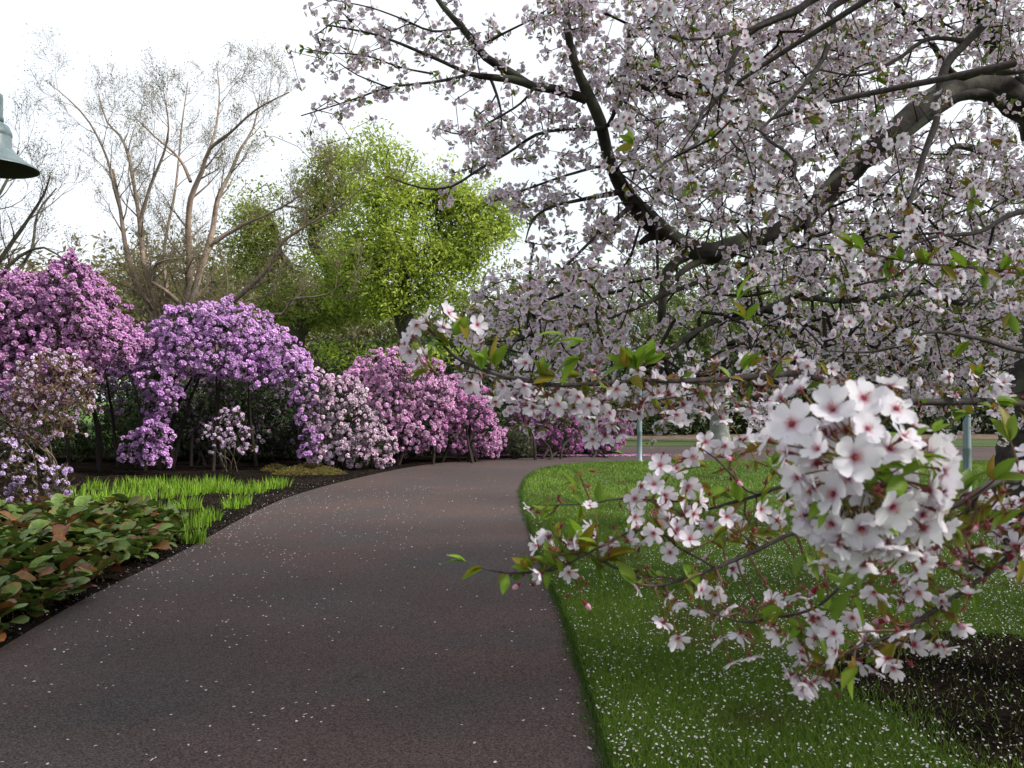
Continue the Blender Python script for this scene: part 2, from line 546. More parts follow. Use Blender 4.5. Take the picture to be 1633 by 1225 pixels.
A = Acc()
dl = lambda x, y: 1.1 * np.clip(0.10 + 0.55 * np.clip((11 - y) / 6, 0, 1) + 0.25 * (x > 1.5), 0, 1) * (0.2 + 0.6 * vnoise(x, y, 1.1, 5) + 1.1 * vnoise(x, y, 7.0, 6) ** 3) * np.clip(1.2 - y / 14, 0.02, 1)
scatter_petals(A, 110000, (-0.3, 8), (2.4, 14), lawn, 0.052, dl, 0.0076, 0.6)
scatter_petals(A, 14000, (-0.3, 15), (8, 20), lawn, 0.05, lambda x, y: 0.3 * vnoise(x, y, .8, 9) + .3 * (x > 4), 0.008, 0.6)
pp = [tuple(p) for p in pathpoly]
LEx = lambda y: np.interp(y, LE[:, 1], LE[:, 0])
REx = lambda y: np.interp(y, RE[:, 1], RE[:, 0])


def dpath(x, y):
    a, b = LEx(y), REx(y)
    t = (x - a) / (b - a + 1e-6)
    return np.clip(0.11 * (t < 0.62) + 0.03 + 0.9 * np.exp(-np.abs(b - x) / 0.07) * (y < 9) + 0.8 * np.exp(-np.abs(x - a) / 0.15) * (y > 7) * (y < 14), 0, 1) * (0.25 + 0.8 * vnoise(x, y, 0.9, 2) + 1.2 * vnoise(x, y, 5.0, 7) ** 3)


scatter_petals(A, 26000, (-7, 2), (2.6, 16), pp, 0.007, dpath, 0.0095, 0.15)
scatter_petals(A, 2600, (-6, 12), (14, 30), pp, 0.006, lambda x, y: 0.12 + 0 * x, 0.011, 0.1)
dbed = lambda x, y: 0.04 + 0.5 * np.exp(-(LEx(y) - x) / 0.25)
scatter_petals(A, 16000, (-9, 0), (4, 17), bed, 0.02, dbed, 0.0085, 0.4)
tag(A.build("fallen_petals", M_petal), "tiny white cherry petals fallen over the path, soil and lawn", None, None, 'stuff')
# pink petals under the far rhododendrons
A = Acc()
n = 1500
cx = G(950, 727)
T = np.column_stack([rng.normal(cx[0], 1.3, n), cx[1] + rng.normal(size=n) * 0.25, np.full(n, 0.022)])
A.inst(PT, rots(np.column_stack([rng.normal(size=(n, 2)) * .2, np.ones(n)])), T, 0.02, np.column_stack([rng.uniform(.8, 1, n), rng.uniform(.35, .5, n), rng.uniform(.7, .9, n)]))
tag(A.build("fallen_rhododendron_petals", M_rhodo), "pink petals strewn along the bed edge by the far shrubs", None, None, 'stuff')

deb = Acc()
n = 700
x = rng.uniform(-6, 2, n); y = rng.uniform(2.8, 16, n)
k = poly_mask(pp, x, y) & (rng.random(n) < .12 + .9 * np.exp(-np.minimum(np.abs(REx(y) - x), np.abs(x - LEx(y))) / .2)); x, y = x[k], y[k]
for a, b in zip(x, y):
    t = rng.uniform(0, 3.14); L = rng.uniform(.006, .028)
    tube(deb, np.array([[a, b, .007, .001], [a + math.cos(t) * L, b + math.sin(t) * L, .009, .0016], [a + math.cos(t + .3) * L * 2, b + math.sin(t + .3) * L * 2, .007, .0008]]), 4, np.array((.10, .06, .035)) * rng.uniform(.4, 1.6))
a, b = G(560, 1083)[:2]
tube(deb, np.array([[a, b, .008, .002], [a + .03, b + .012, .012, .003], [a + .07, b + .03, .009, .001]]), 5, (.05, .035, .025))
tag(deb.build("path_debris", M_twig), "brown flecks of bark and twig lying on the path", None, None, 'stuff')
# crumbly soil along the bed
clod = Acc()
clod.add([(1, 0, 0), (0, 1, 0), (-1, 0, 0), (0, -1, 0), (.1, .1, .8)], (1, 1, 1), [(0, 1, 4), (1, 2, 4), (2, 3, 4), (3, 0, 4)])
CL = clod.tmpl()
A = Acc()
n = 26000
x = rng.uniform(-9, 0, n); y = rng.uniform(3.5, 20, n)
k = poly_mask(bed, x, y) & (rng.random(n) < 0.15 + 0.85 * np.exp(-(LEx(y) - x) / 1.2))
x, y = x[k], y[k]; n = len(x)
g = rng.uniform(0.006, 0.022, n)
A.inst(CL, rots(unit(rng.normal(size=(n, 3)) * .4 + (0, 0, 1))), np.column_stack([x, y, np.full(n, .010)]), rng.uniform(.006, .024, n), np.column_stack([g, g * .82, g * .7]))
tag(A.build("mulch", M_twig), "dark crumbs of soil and mulch along the bed edge", None, None, 'stuff')

# ------------------------------------------------------------------ flower and leaf shapes
def petal(nu, nv, length=1.0, cup=0.35, wid=0.40, c_in=(0.45, 0.07, 0.17), c_out=(0.84, 0.82, 0.86), notch=0.14, twist=0.0):
    u = np.linspace(0.05, 1, nu + 1)[:, None]
    v = np.linspace(-1, 1, nv + 1)[None]
    w = wid * np.power(u, 0.62) * (1 - 0.72 * np.power(u, 6)) * 1.12
    r = length * u * (1 - notch * (1 - np.abs(v)) * np.power(u, 8) - 0.06 * v * v * u ** 4)
    X = v * w
    Z = cup * np.power(u, 1.25) * length + 0.10 * v * v * u - cup * 0.35 * u ** 4 + twist * v * u * 0.12
    P = np.stack([X + 0 * r, r + 0 * X, Z + 0 * X], -1)
    m = np.clip((u - 0.07) / 0.30, 0, 1); m = m ** .7; m = m * m * (3 - 2 * m)
    C = np.asarray(c_in) * (1 - m[..., None]) + np.asarray(c_out) * m[..., None]
    C = C + 0 * P
    i = np.arange(nu)[:, None] * (nv + 1); j = np.arange(nv)[None]
    q = np.stack([i + j, i + j + 1, i + nv + 2 + j, i + nv + 1 + j], -1).reshape(-1, 4)
    return P.reshape(-1, 3), C.reshape(-1, 3), q


def rotz(a):
    c, s = math.cos(a), math.sin(a)
    return np.array([[c, -s, 0], [s, c, 0], [0, 0, 1.0]])


RED = np.array((0.30, 0.035, 0.06))


def flower(lod, cup=0.35, seed=0, petals=5):
    r_ = random.Random(seed)
    A = Acc()
    for k in range(petals):
        a = k * 2 * math.pi / 5 + r_.uniform(-.08, .08)
        cu = cup + r_.uniform(-.08, .08)
        L = r_.uniform(.93, 1.05)
        if lod >= 2: P, C, q = petal(6, 4, L, cu + r_.uniform(-.12, .12), .50 if lod == 3 else .43, twist=r_.uniform(-2, 2), c_out=(.87, .84, .90) if lod == 3 else (.76, .71, .79))  # ball petals lighter, all others duller: light and shade put into the colour
        elif lod == 1: P, C, q = petal(3, 2, L, cu, .50, c_out=(0.80, 0.76, 0.84))
        else:
            c = max(cu, 0)
            P = np.array([(0, .05, 0), (.5, .62, c * .5 + .05), (0, .98, c * .85), (-.5, .62, c * .5 + .05)])
            C = np.array([(.48, .27, .36), (.76, .73, .81), (.80, .77, .85), (.76, .73, .81)]); q = [(0, 1, 2, 3)]
        A.add(P @ rotz(a).T + (0, 0, 0.01 * k), C, None, q)
    if lod == 0:
        A.add([(.15, 0, .1), (-.08, .13, .1), (-.08, -.13, .1)], RED, [(0, 1, 2)])
        A.add([(.12, 0, -.12), (-.06, .12, -.12), (-.06, -.12, -.12), (0, 0, -.45)], RED * .9, [(0, 1, 3), (1, 2, 3), (2, 0, 3)])
    else:
        ns = 16 if lod >= 2 else 7
        for k in range(ns):
            a = r_.uniform(0, 6.28); t = r_.uniform(.15, .55); L = r_.uniform(.3, .46)
            d = np.array([math.cos(a) * math.sin(t), math.sin(a) * math.sin(t), math.cos(t)]); s = np.cross(d, (0, 0, 1)); s = s / (np.linalg.norm(s) + 1e-6) * (.014 if lod >= 2 else .03)
            tip = d * L + (0, 0, .03)
            A.add([-s + (0, 0, .03), s + (0, 0, .03), tip], (.62, .2, .28), [(0, 1, 2)])
            if lod >= 2:
                A.add([tip + (.03, 0, 0), tip + (-.015, .026, 0), tip + (-.015, -.026, 0), tip + (0, 0, .045)], (.55, .33, .08), [(0, 1, 3), (1, 2, 3), (2, 0, 3), (0, 2, 1)])
        # red throat
        m = 7
        a = np.arange(m) / m * 6.283
        A.add(np.vstack([[(0, 0, .03)], np.stack([np.cos(a) * .13, np.sin(a) * .13, np.full(m, .075)], 1)]), RED, [(0, i + 1, (i + 1) % m + 1) for i in range(m)])
        # calyx: tube and five sepals
        A.add(np.vstack([np.stack([np.cos(a) * .13, np.sin(a) * .13, np.full(m, -.02)], 1), np.stack([np.cos(a) * .09, np.sin(a) * .09, np.full(m, -.34)], 1), [(0, 0, -.4)]]), RED * (.8, 1.6, 1), [(m + i, m + (i + 1) % m, 2 * m) for i in range(m)], [(i, (i + 1) % m, m + (i + 1) % m, m + i) for i in range(m)])
        for k in range(5):
            b = (k + .5) * 1.2566
            A.add(np.array([(-.07, .1, -.03), (.07, .1, -.03), (0, .42, -.06)]) @ rotz(b).T, RED * (.9, 2.2, 1.1), [(0, 1, 2)])
    return A


def calyx_only(seed):
    r_ = random.Random(seed)
    A = Acc()
    m = 5; a = np.arange(m) / m * 6.283
    A.add(np.vstack([np.stack([np.cos(a) * .14, np.sin(a) * .14, np.zeros(m)], 1), np.stack([np.cos(a) * .07, np.sin(a) * .07, np.full(m, -.42)], 1)]), RED * (.75, 1.5, 1), None, [(i, (i + 1) % m, m + (i + 1) % m, m + i) for i in range(m)])
    for k in range(5):
        A.add(np.array([(-.09, .08, 0), (.09, .08, 0), (0, .42, .1 * r_.uniform(-1, 1))]) @ rotz(k * 1.2566).T, RED * (.9, 2.0, 1.2), [(0, 1, 2)])
    for k in range(6):
        b = r_.uniform(0, 6.28); t = r_.uniform(.1, .5); d = np.array([math.cos(b) * math.sin(t), math.sin(b) * math.sin(t), math.cos(t)]) * .42
        A.add([(-.018, 0, 0), (.018, 0, 0), d], (.45, .12, .16), [(0, 1, 2)])
    return A.tmpl()


def bud(seed):
    A = Acc()
    m = 6; prof = [(-.45, .05), (-.1, .15), (.2, .26), (.5, .24), (.75, .08)]
    for k, (z, r) in enumerate(prof[:-1]):
        z2, r2 = prof[k + 1]
        a = np.arange(m) / m * 6.283
        V = np.vstack([np.stack([np.cos(a) * r, np.sin(a) * r, np.full(m, z)], 1), np.stack([np.cos(a) * r2, np.sin(a) * r2, np.full(m, z2)], 1)])
        A.add(V, RED if k < 2 else (.72, .42, .52), None, [(i, (i + 1) % m, m + (i + 1) % m, m + i) for i in range(m)])
    return A.tmpl()


def leafshape(nu=6, fold=0.35, wid=0.24, droop=0.25, c=(0.16, 0.26, 0.03), c2=None, curl=0.0):
    """leaf along +Y, length 1, normal +Z, pointed"""
    u = np.linspace(0, 1, nu + 1)
    w = wid * np.sin(np.pi * np.power(u, .85)) ** 0.85 * (1 - .15 * u)
    w[0] = .02; w[-1] = 0.0
    z0 = -droop * u ** 2
    L = np.stack([-w, u, z0 + fold * w], 1); M = np.stack([0 * u, u, z0], 1); R = np.stack([w, u, z0 + fold * w + curl * w], 1)
    V = np.vstack([L, M, R]); n = nu + 1
    i = np.arange(nu)
    q = np.vstack([np.stack([i, i + n, i + n + 1, i + 1], 1), np.stack([i + n, i + 2 * n, i + 2 * n + 1, i + n + 1], 1)])
    c2 = c if c2 is None else c2
    C = np.vstack([np.tile(c, (n, 1)), np.tile(c2, (n, 1)), np.tile(c, (n, 1))])
    A = Acc(); A.add(V, C, None, q)
    return A.tmpl()


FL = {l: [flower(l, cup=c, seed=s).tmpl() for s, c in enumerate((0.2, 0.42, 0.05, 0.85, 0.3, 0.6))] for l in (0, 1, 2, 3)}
CX = [calyx_only(s) for s in range(3)]
BD = bud(1)
LF = leafshape(6, .4, .23, .25, (0.15, 0.25, 0.025), (0.2, 0.28, 0.04))
LFs = leafshape(2, .5, .22, .2, (0.15, 0.23, 0.03))
GREENS = np.array([(1.0, 1.0, 1.0), (.75, .85, .8), (1.3, .8, .7), (1.5, .62, .8), (1.1, 1.1, .9)])
FS = 0.0185   # flower radius in metres


def ped(acc, a, b, r=0.0006, col=(0.20, 0.17, 0.05), bend=0.008, sides=3):
    a = np.asarray(a); b = np.asarray(b)
    m = (a + b) / 2 + (0, 0, bend)
    P = np.array([[*a, r], [*m, r], [*b, r * 1.1]])
    tube(acc, smooth_line(P, 0.012) if sides > 3 else P, sides, col)


def cluster(lod, seed, nf=None, ncal=0, leaves=2, droop=0.3, nb=0):
    """umbel at the origin: flowers on stalks, bracts and bronze leaves"""
    r_ = np.random.default_rng(seed)
    A = Acc()
    nf = r_.integers(3, 6) if nf is None else nf
    tot = nf + ncal + nb
    dirs = []
    for k in range(tot):
        for _ in range(12):
            d = unit(r_.normal(size=3) + (0, 0, -droop))
            if all(d @ e < .55 for e in dirs): break
        dirs.append(d)
    for k, d in enumerate(dirs):
        L = r_.uniform(.022, .036)
        p = d * L
        n = unit(d + r_.normal(size=3) * .35)
        t = FL[lod][r_.integers(6)] if k < nf else (CX[r_.integers(3)] if k < nf + ncal else BD)
        s = FS * r_.uniform(.88, 1.08) if k < nf else FS * .9
        A.inst(t, rots(n[None], np.array([r_.uniform(0, 6.28)])), p[None], s, r_.uniform(.92, 1.04, (1, 1)) * np.array([[1, 1, 1.]]))
        if lod == 0:
            w = unit(np.cross(d, (0, 1, .3))) * .0012
            A.add([-w, w, p - n * s * .4], (.2, .13, .06), [(0, 1, 2)])
        else:
            ped(A, (0, 0, 0), p - n * s * .4, .0007, (.22, .15, .06) if k % 2 else (.2, .19, .05))
    for k in range(leaves):
        d = unit(r_.normal(size=3) + (0, 0, .5))
        A.inst(LFs if lod < 2 else LF, rots(np.cross(d, unit(r_.normal(size=3)))[None], np.array([r_.uniform(0, 6.28)])), np.zeros((1, 3)), r_.uniform(.02, .042), GREENS[r_.integers(5)][None])
    A.add([(.004, 0, 0), (-.004, .003, 0), (0, -.004, .003), (0, 0, -.008)], (.22, .1, .05), [(0, 1, 3), (1, 2, 3), (2, 0, 3), (0, 2, 1)])
    return A.tmpl()


CLU = {0: [cluster(0, s) for s in range(10)], 1: [cluster(1, 50 + s) for s in range(10)],
       2: [cluster(2, 90 + s, nf=2 + s % 3, ncal=1 + s % 2, leaves=1) for s in range(8)]}
CALC = [cluster(1, 200 + s, nf=0, ncal=3, leaves=2, nb=s % 2) for s in range(6)]


def put_clusters(acc, P, lod, tint=0.06, scale=1.0):
    P = np.asarray(P)
    pick = rng.integers(0, len(CLU[lod]), len(P))
    for k in range(len(CLU[lod])):
        T = P[pick == k]
        n = len(T)
        if not n: continue
        Z = unit(np.column_stack([rng.normal(size=(n, 2)) * .35, np.ones(n)]))
        b = rng.normal(1, tint, n)[:, None]
        acc.inst(CLU[lod][k], rots(Z), T, rng.uniform(.9, 1.15, n) * scale, np.clip(b * np.array([[1, 1, 1.0]]) * (1 + rng.normal(size=(n, 3)) * .012), .6, 1.12))


def leaf_whorl(acc, p, d, n, size, tm=None, tint=None, spread=0.9):
    """n leaves springing from p around direction d"""
    d = unit(d)
    L = unit(d[None] + rng.normal(size=(n, 3)) * spread * .6)
    N = unit(np.cross(np.cross(L, rng.normal(size=(n, 3)) * .5 + (0, 0, 1)), L))
    X = np.cross(L, N)
    R = np.stack([X, L, N], 2)
    acc.inst(tm or LF, R, np.tile(p, (n, 1)), rng.uniform(.7, 1.1, n) * size, tint if tint is not None else GREENS[rng.integers(0, 5, n)])


# ------------------------------------------------------------------ the far cherry (tree with its trunk in view)
def traced(pts, step=0.08):
    """(px, py, distance, thickness in px) -> x,y,z,r"""
    return smooth_line([[*W(a, b, d), t * d / F / 2] for a, b, d, t in pts], step)


rootA = np.array([6.75, 10.7, 0.0])
cherryA = thing("cherry_tree", rootA, "big old cherry tree with dark mossy trunk and heavy limbs at the lawn's right side", "tree")
trunkA = smooth_line([[6.5, 10.7, -.05, .95], [6.5, 10.7, .2, .76], [6.5, 10.68, .6, .62], [6.5, 10.65, 1.1, .52], [6.5, 10.6, 1.8, .47], [6.6, 10.4, 2.5, .46], [6.5, 10.1, 3.1, .34]], .1)
A = Acc(); tube(A, trunkA, 22, (1, 1, 1), .035); A.build("trunk", M_cherry, cherryA, True)
fork = [6.7, 10.3, 2.75, .26]
limbsA = []


def LA(pre, pts, step=.08, sides=10, rough=.05):
    P = [[*W(a, b, d), t * d / F / 2] for a, b, d, t in pts]
    limbsA.append((smooth_line(pre + P, step), sides, rough))


LA([fork, [5.9, 9.2, 3.9, .19]], [(1700, 190, 7.9, 52), (1633, 170, 7.6, 54), (1597, 145, 7.5, 50), (1562, 138, 7.4, 44), (1524, 142, 7.3, 37), (1493, 158, 7.2, 34), (1458, 180, 7.1, 36), (1419, 217, 7.0, 37), (1372, 256, 6.9, 39), (1341, 287, 6.85, 36), (1310, 322, 6.8, 34), (1279, 349, 6.7, 33), (1233, 374, 6.6, 31), (1186, 386, 6.5, 30), (1147, 402, 6.45, 36), (1116, 402, 6.4, 34), (1078, 382, 6.35, 24), (1045, 374, 6.3, 18), (1020, 388, 6.25, 8)])
LA([], [(1090, 390, 6.35, 26), (1062, 372, 6.3, 28), (1034, 350, 6.25, 33), (1016, 331, 6.2, 30), (994, 301, 6.15, 27), (975, 265, 6.1, 20), (965, 228, 6.0, 19), (957, 195, 5.95, 19), (942, 158, 5.9, 19), (924, 121, 5.85, 16), (909, 73, 5.8, 13), (904, 22, 5.75, 12), (900, -40, 5.7, 11), (890, -160, 5.6, 8)])
LA([], [(935, 158, 5.9, 17), (884, 143, 5.85, 16), (854, 138, 5.8, 14), (817, 127, 5.75, 13), (781, 123, 5.7, 11), (750, 118, 5.65, 8), (707, 99, 5.55, 6), (656, 77, 5.4, 5), (597, 55, 5.3, 4), (523, 40, 5.2, 3)], sides=8)
LA([], [(845, 136, 5.8, 13), (818, 118, 5.8, 13), (792, 103, 5.8, 13), (775, 92, 5.8, 13), (762, 77, 5.8, 13), (737, 44, 5.8, 11), (707, 11, 5.8, 9), (680, -30, 5.8, 8), (620, -120, 5.7, 6)], sides=8)
LA([], [(1101, 405, 6.4, 18), (1078, 417, 6.35, 16), (1064, 432, 6.3, 16), (1058, 458, 6.3, 14), (1056, 490, 6.3, 14), (1053, 520, 6.3, 12)], sides=8)
LA([], [(1130, 410, 6.4, 12), (1100, 425, 6.3, 11), (1080, 440, 6.1, 9), (1052, 470, 5.9, 6), (1000, 500, 5.6, 4)], sides=7)
LA([], [(1597, 167, 7.1, 16), (1570, 150, 7.0, 16), (1545, 150, 6.9, 14), (1524, 158, 6.9, 14), (1465, 200, 6.8, 13), (1411, 248, 6.7, 13), (1365, 258, 6.6, 13), (1334, 279, 6.5, 12), (1300, 310, 6.4, 9)], sides=8)
LA([[5.2, 8.2, 4.9, .06]], [(1633, 109, 6.8, 16), (1562, 113, 6.7, 15), (1524, 121, 6.6, 11), (1481, 62, 6.4, 9), (1440, 20, 6.2, 8), (1400, -40, 6, 7)], sides=8)
LA([], [(1520, 118, 6.6, 10), (1470, 150, 6.4, 9), (1420, 130, 6.2, 7), (1380, 90, 6.0, 6), (1330, 60, 5.8, 4)], sides=7)
LA([[6.6, 10.3, 2.7, .2]], [(1633, 440, 9.0, 24), (1597, 459, 8.7, 21), (1567, 476, 8.5, 19), (1525, 480, 8.2, 15), (1486, 466, 7.9, 12), (1430, 470, 7.5, 10), (1350, 480, 6.8, 9), (1290, 475, 6.2, 10), (1257, 479, 5.9, 12), (1224, 492, 5.7, 12), (1180, 506, 5.4, 11), (1139, 512, 5.1, 10), (1100, 535, 4.8, 9), (1065, 562, 4.5, 8), (1034, 585, 4.3, 6)], sides=8)
LA([], [(1290, 345, 6.7, 16), (1284, 400, 6.4, 10), (1270, 440, 6.2, 9), (1257, 479, 5.9, 9)], sides=7)
LA([], [(1010, 325, 6.2, 9), (960, 370, 5.4, 6), (943, 384, 5.0, 5), (900, 427, 4.6, 5), (871, 457, 4.3, 5), (852, 488, 4.1, 5), (833, 531, 3.9, 4), (805, 566, 3.7, 3)], sides=6)
LA([], [(1175, 390, 6.5, 12), (1130, 440, 6.0, 8), (1060, 470, 5.6, 7), (980, 505, 5.2, 5), (900, 520, 4.9, 4), (840, 500, 4.6, 3)], sides=6)
LA([], [(994, 305, 6.15, 12), (930, 318, 5.9, 7), (880, 330, 5.7, 5), (850, 350, 5.5, 4), (838, 385, 5.4, 2)], sides=6)
LA([], [(965, 205, 5.95, 9), (930, 206, 5.7, 7), (893, 207, 5.5, 6), (855, 215, 5.4, 6), (810, 244, 5.3, 5), (766, 269, 5.2, 5), (719, 298, 5.1, 4), (672, 300, 5.0, 3), (624, 284, 4.95, 2)], sides=6)
LA([], [(985, 280, 6.1, 10), (960, 266, 5.8, 6), (920, 275, 5.6, 5), (890, 284, 5.5, 4), (845, 300, 5.4, 4), (804, 314, 5.3, 3), (770, 330, 5.2, 2)], sides=6)
LA([], [(854, 138, 5.8, 6), (830, 165, 5.6, 4), (790, 190, 5.5, 4), (740, 215, 5.4, 3), (700, 205, 5.3, 2)], sides=5)
LA([], [(690, 118, 5.5, 4), (640, 108, 5.3, 3), (580, 88, 5.2, 3), (530, 85, 5.1, 2), (485, 78, 5.0, 1.5)], sides=5)
LA([], [(620, 140, 5.3, 3), (570, 120, 5.2, 2.5), (540, 100, 5.1, 2)], sides=5)
LA([], [(737, 44, 5.8, 5), (690, 50, 5.6, 4), (640, 30, 5.5, 3), (590, 12, 5.4, 2.5), (530, 0, 5.3, 2)], sides=5)
LA([], [(762, 77, 5.8, 6), (800, 55, 5.7, 4), (850, 30, 5.6, 3), (880, 10, 5.5, 2)], sides=5)
LA([], [(970, 200, 5.95, 8), (985, 170, 5.6, 6), (1000, 145, 5.4, 6), (1040, 120, 5.2, 4)], sides=6)
LA([], [(781, 123, 5.7, 5), (792, 150, 5.7, 5), (800, 185, 5.6, 3), (797, 215, 5.5, 2)], sides=5)
LA([], [(750, 118, 5.65, 6), (700, 130, 5.4, 5), (620, 140, 5.3, 4), (560, 160, 5.2, 3), (480, 185, 5.1, 2)], sides=5)
LA([], [(1600, 250, 7.4, 14), (1520, 235, 7.0, 10), (1512, 300, 6.8, 9), (1490, 340, 6.6, 6)], sides=6)
LA([], [(1700, 330, 8, 16), (1633, 300, 7.6, 13), (1560, 300, 7.2, 10), (1500, 330, 7.0, 7), (1440, 330, 6.8, 5)], sides=6)
LA([fork, [7.3, 10.9, 4.2, .2], [7.8, 11.6, 6.0, .12], [8, 12, 7.5, .05]], [], .15)
LA([fork, [5.6, 9.4, 4.6, .15], [3.8, 7.8, 5.6, .09], [1.8, 6.4, 6.1, .05], [0.3, 5.4, 6.1, .02]], [], .15)
LA([fork, [7.6, 9.2, 4.0, .16], [8.6, 7.6, 5.0, .09], [9.4, 6, 5.4, .04]], [], .15)
skelA = np.vstack([l[0] for l in limbsA] + [trunkA[-4:]])
for P, s, r in limbsA:
    A = Acc(); tube(A, P, s, (1, 1, 1), r); A.build("branch", M_cherry, cherryA, True)

DM = """133223323778988878865357
024321224877888888874356
144422213777889988743232
353313312566899988654322
210024542238998988745566
000002666158998885566687
000002353125885688767688
000000001566755578787888
000000003355454678888776
000001466663344568888865
000001467654445668888776
000001467655555567888866
000000234554444435556655
000000001231000000000334"""
DMr = [[int(c) for c in l] for l in DM.split()]
farP, nearP = [], []
for r, row in enumerate(DMr):
    for c, D in enumerate(row):
        if D == 0: continue
        x0, y0 = 450 + c * 50, r * 50
        over = 0.78 if x0 > 1000 else (0.7 if x0 > 820 else 0.52)
        n = rng.poisson(7.2 * (D / 9) ** 1.35 * 3.6 * over * 2.2)
        x = rng.uniform(x0 - 8, x0 + 58, n); y = rng.uniform(y0 - 8, y0 + 58, n)
        if x0 >= 1000:
            d = rng.uniform(4.2, 8.4 if y0 > 80 else 7, n)
            if y0 > 380: d = rng.uniform(3.6, 8.6, n)
        elif y0 >= 400: d = rng.uniform(3.7, 5.6, n)
        else: d = rng.uniform(5.0, 6.3, n)
        farP += [W(a, b, e) for a, b, e in zip(x, y, d)]
        if x0 >= 980 and y0 < 640:
            n = rng.poisson(1.35 * (D / 9) ** 1.3)
            x = rng.uniform(x0 - 8, x0 + 58, n); y = rng.uniform(y0 - 8, y0 + 58, n); d = rng.uniform(2.1, 3.5, n)
            nearP += [W(a, b, e) for a, b, e in zip(x, y, d)]
farP = np.array(farP); nearP = np.array(nearP)
def clear(P, limb, wpx, keep):
    """thin out blossoms hanging right in front of a big limb"""
    lx, ly, ld = project(limb[:, :3]); px, py, pd = project(P)
    D2 = (px[:, None] - lx[None]) ** 2 + (py[:, None] - ly[None]) ** 2
    j = D2.argmin(1)
    hit = (D2[np.arange(len(P)), j] < (limb[j, 3] / np.maximum(ld[j], .1) * F + wpx) ** 2) & (pd < ld[j] + .3)
    return P[~hit | (rng.random(len(P)) < keep)]


for k_, kp in ((0, .36), (1, .4), (2, .5), (4, .4), (9, .4)):
    farP = clear(farP, limbsA[k_][0], 12, kp); nearP = clear(nearP, limbsA[k_][0], 14, kp)
farP = clear(farP, trunkA, 2, .05); nearP = clear(nearP, trunkA, 5, .15)
qx, qy, qd = project(farP)
lk = np.where((qx < 1000) & (qy < 420))[0]
allA = np.vstack([l[0] for l in limbsA])[:, :3]
for i_ in lk:
    j_ = ((allA - farP[i_]) ** 2).sum(1).argmin()
    farP[i_] += (allA[j_] - farP[i_]) * rng.uniform(.1, .75)
farP = farP[~((np.hypot(farP[:, 0] - 6.75, farP[:, 1] - 10.7) < .8))]
# unseen part of the crown above the view, packed and trimmed for its shade
n = 6500
th = rng.uniform(0, 6.28, n); rr = np.sqrt(rng.random(n)) * 7.8
E = np.column_stack([6.0 + rr * np.cos(th), 9.5 + rr * np.sin(th), 4.2 + rng.random(n) * 3.4 * (1 - (rr / 8) ** 2) + .3])
E = E[~in_view(E)]
E = E[(E[:, 1] > 1.5) & (E[:, 1] < 9.5)]
tw = colonize(skelA, np.vstack([farP, E]), .12, .0017, .42, .55, .08, .03)
A = Acc()
for l in tw: tube(A, l, 4, (0.022, 0.017, 0.015))
tag(A.build("twigs", M_twig, cherryA), kind='stuff')
A = Acc()
lf_ = project(farP)[0] < 1000
put_clusters(A, farP[~lf_], 0, .07, .98)
put_clusters(A, farP[lf_], 0, .07, 1.1)
put_clusters(A, E, 0, .05, 1.9)
tag(A.build("blossoms", M_petal, cherryA), kind='stuff')
A = Acc()
sel = farP[rng.random(len(farP)) < .45]
n = len(sel)
Lf = np.repeat(sel, 3, 0) + rng.normal(size=(n * 3, 3)) * .02
A.inst(LFs, rots(rvec(n * 3)), Lf, rng.uniform(.03, .055, n * 3), GREENS[rng.integers(0, 5, n * 3)])
tag(A.build("leaves", M_leaf, cherryA), kind='stuff')

# ------------------------------------------------------------------ the near cherry (trunk just outside the frame)
rootB = np.array([4.1, 4.7, 0.0])
cherryB = thing("cherry_tree", rootB, "near cherry tree whose low flowering branches hang right in front of the camera", "tree")
A = Acc(); tube(A, smooth_line([[4.1, 4.7, -.05, .36], [4.1, 4.7, .2, .27], [4.08, 4.66, 1.0, .23], [4.0, 4.6, 1.9, .21], [3.85, 4.45, 2.6, .15]], .1), 16, (1, 1, 1), .04)
A.build("trunk", M_cherry, cherryB, True)
limbsB = []


def LB(pre, pts, step=.05, sides=8, rough=.03, near=False):
    P = [[*W(a, b, d), t * d / F / 2] for a, b, d, t in pts]
    limbsB.append((smooth_line(pre + P, step), sides, rough, near))


fB = [4.0, 4.6, 1.9, .10]
LB([fB, [3.2, 3.9, 3.1, .06]], [(1633, -60, 3.4, 17), (1582, 23, 3.4, 15), (1543, 66, 3.35, 14), (1508, 105, 3.3, 14), (1497, 155, 3.25, 12), (1493, 194, 3.2, 11), (1473, 248, 3.15, 10), (1458, 303, 3.1, 8), (1446, 341, 3.0, 7), (1436, 400, 2.9, 5), (1430, 460, 2.8, 3)])
LB([[3.2, 3.9, 3.1, .04], [2.2, 3.3, 3.5, .03]], [(1361, -10, 3.0, 12), (1330, 47, 2.95, 10), (1310, 97, 2.9, 8), (1279, 140, 2.85, 6), (1230, 190, 2.8, 4)])
LB([[2.2, 3.3, 3.5, .03]], [(1341, -20, 3.5, 14), (1272, 16, 3.45, 13), (1225, 35, 3.4, 12), (1194, 54, 3.35, 10), (1167, 97, 3.3, 8), (1150, 150, 3.2, 5), (1110, 200, 3.1, 3)])
LB([], [(1543, 66, 3.35, 9), (1481, 62, 3.3, 7), (1430, 95, 3.2, 6), (1370, 120, 3.1, 4), (1300, 110, 3.0, 3)])
LB([], [(1272, 16, 3.45, 8), (1200, 45, 3.3, 6), (1120, 62, 3.1, 5), (1040, 55, 2.9, 3)], sides=6)
LB([fB, [3.3, 3.8, 2.6, .04]], [(1700, 330, 3.4, 12), (1620, 340, 3.2, 9), (1560, 370, 3.0, 7), (1480, 380, 2.8, 5), (1400, 420, 2.6, 4), (1330, 440, 2.5, 2.5)])
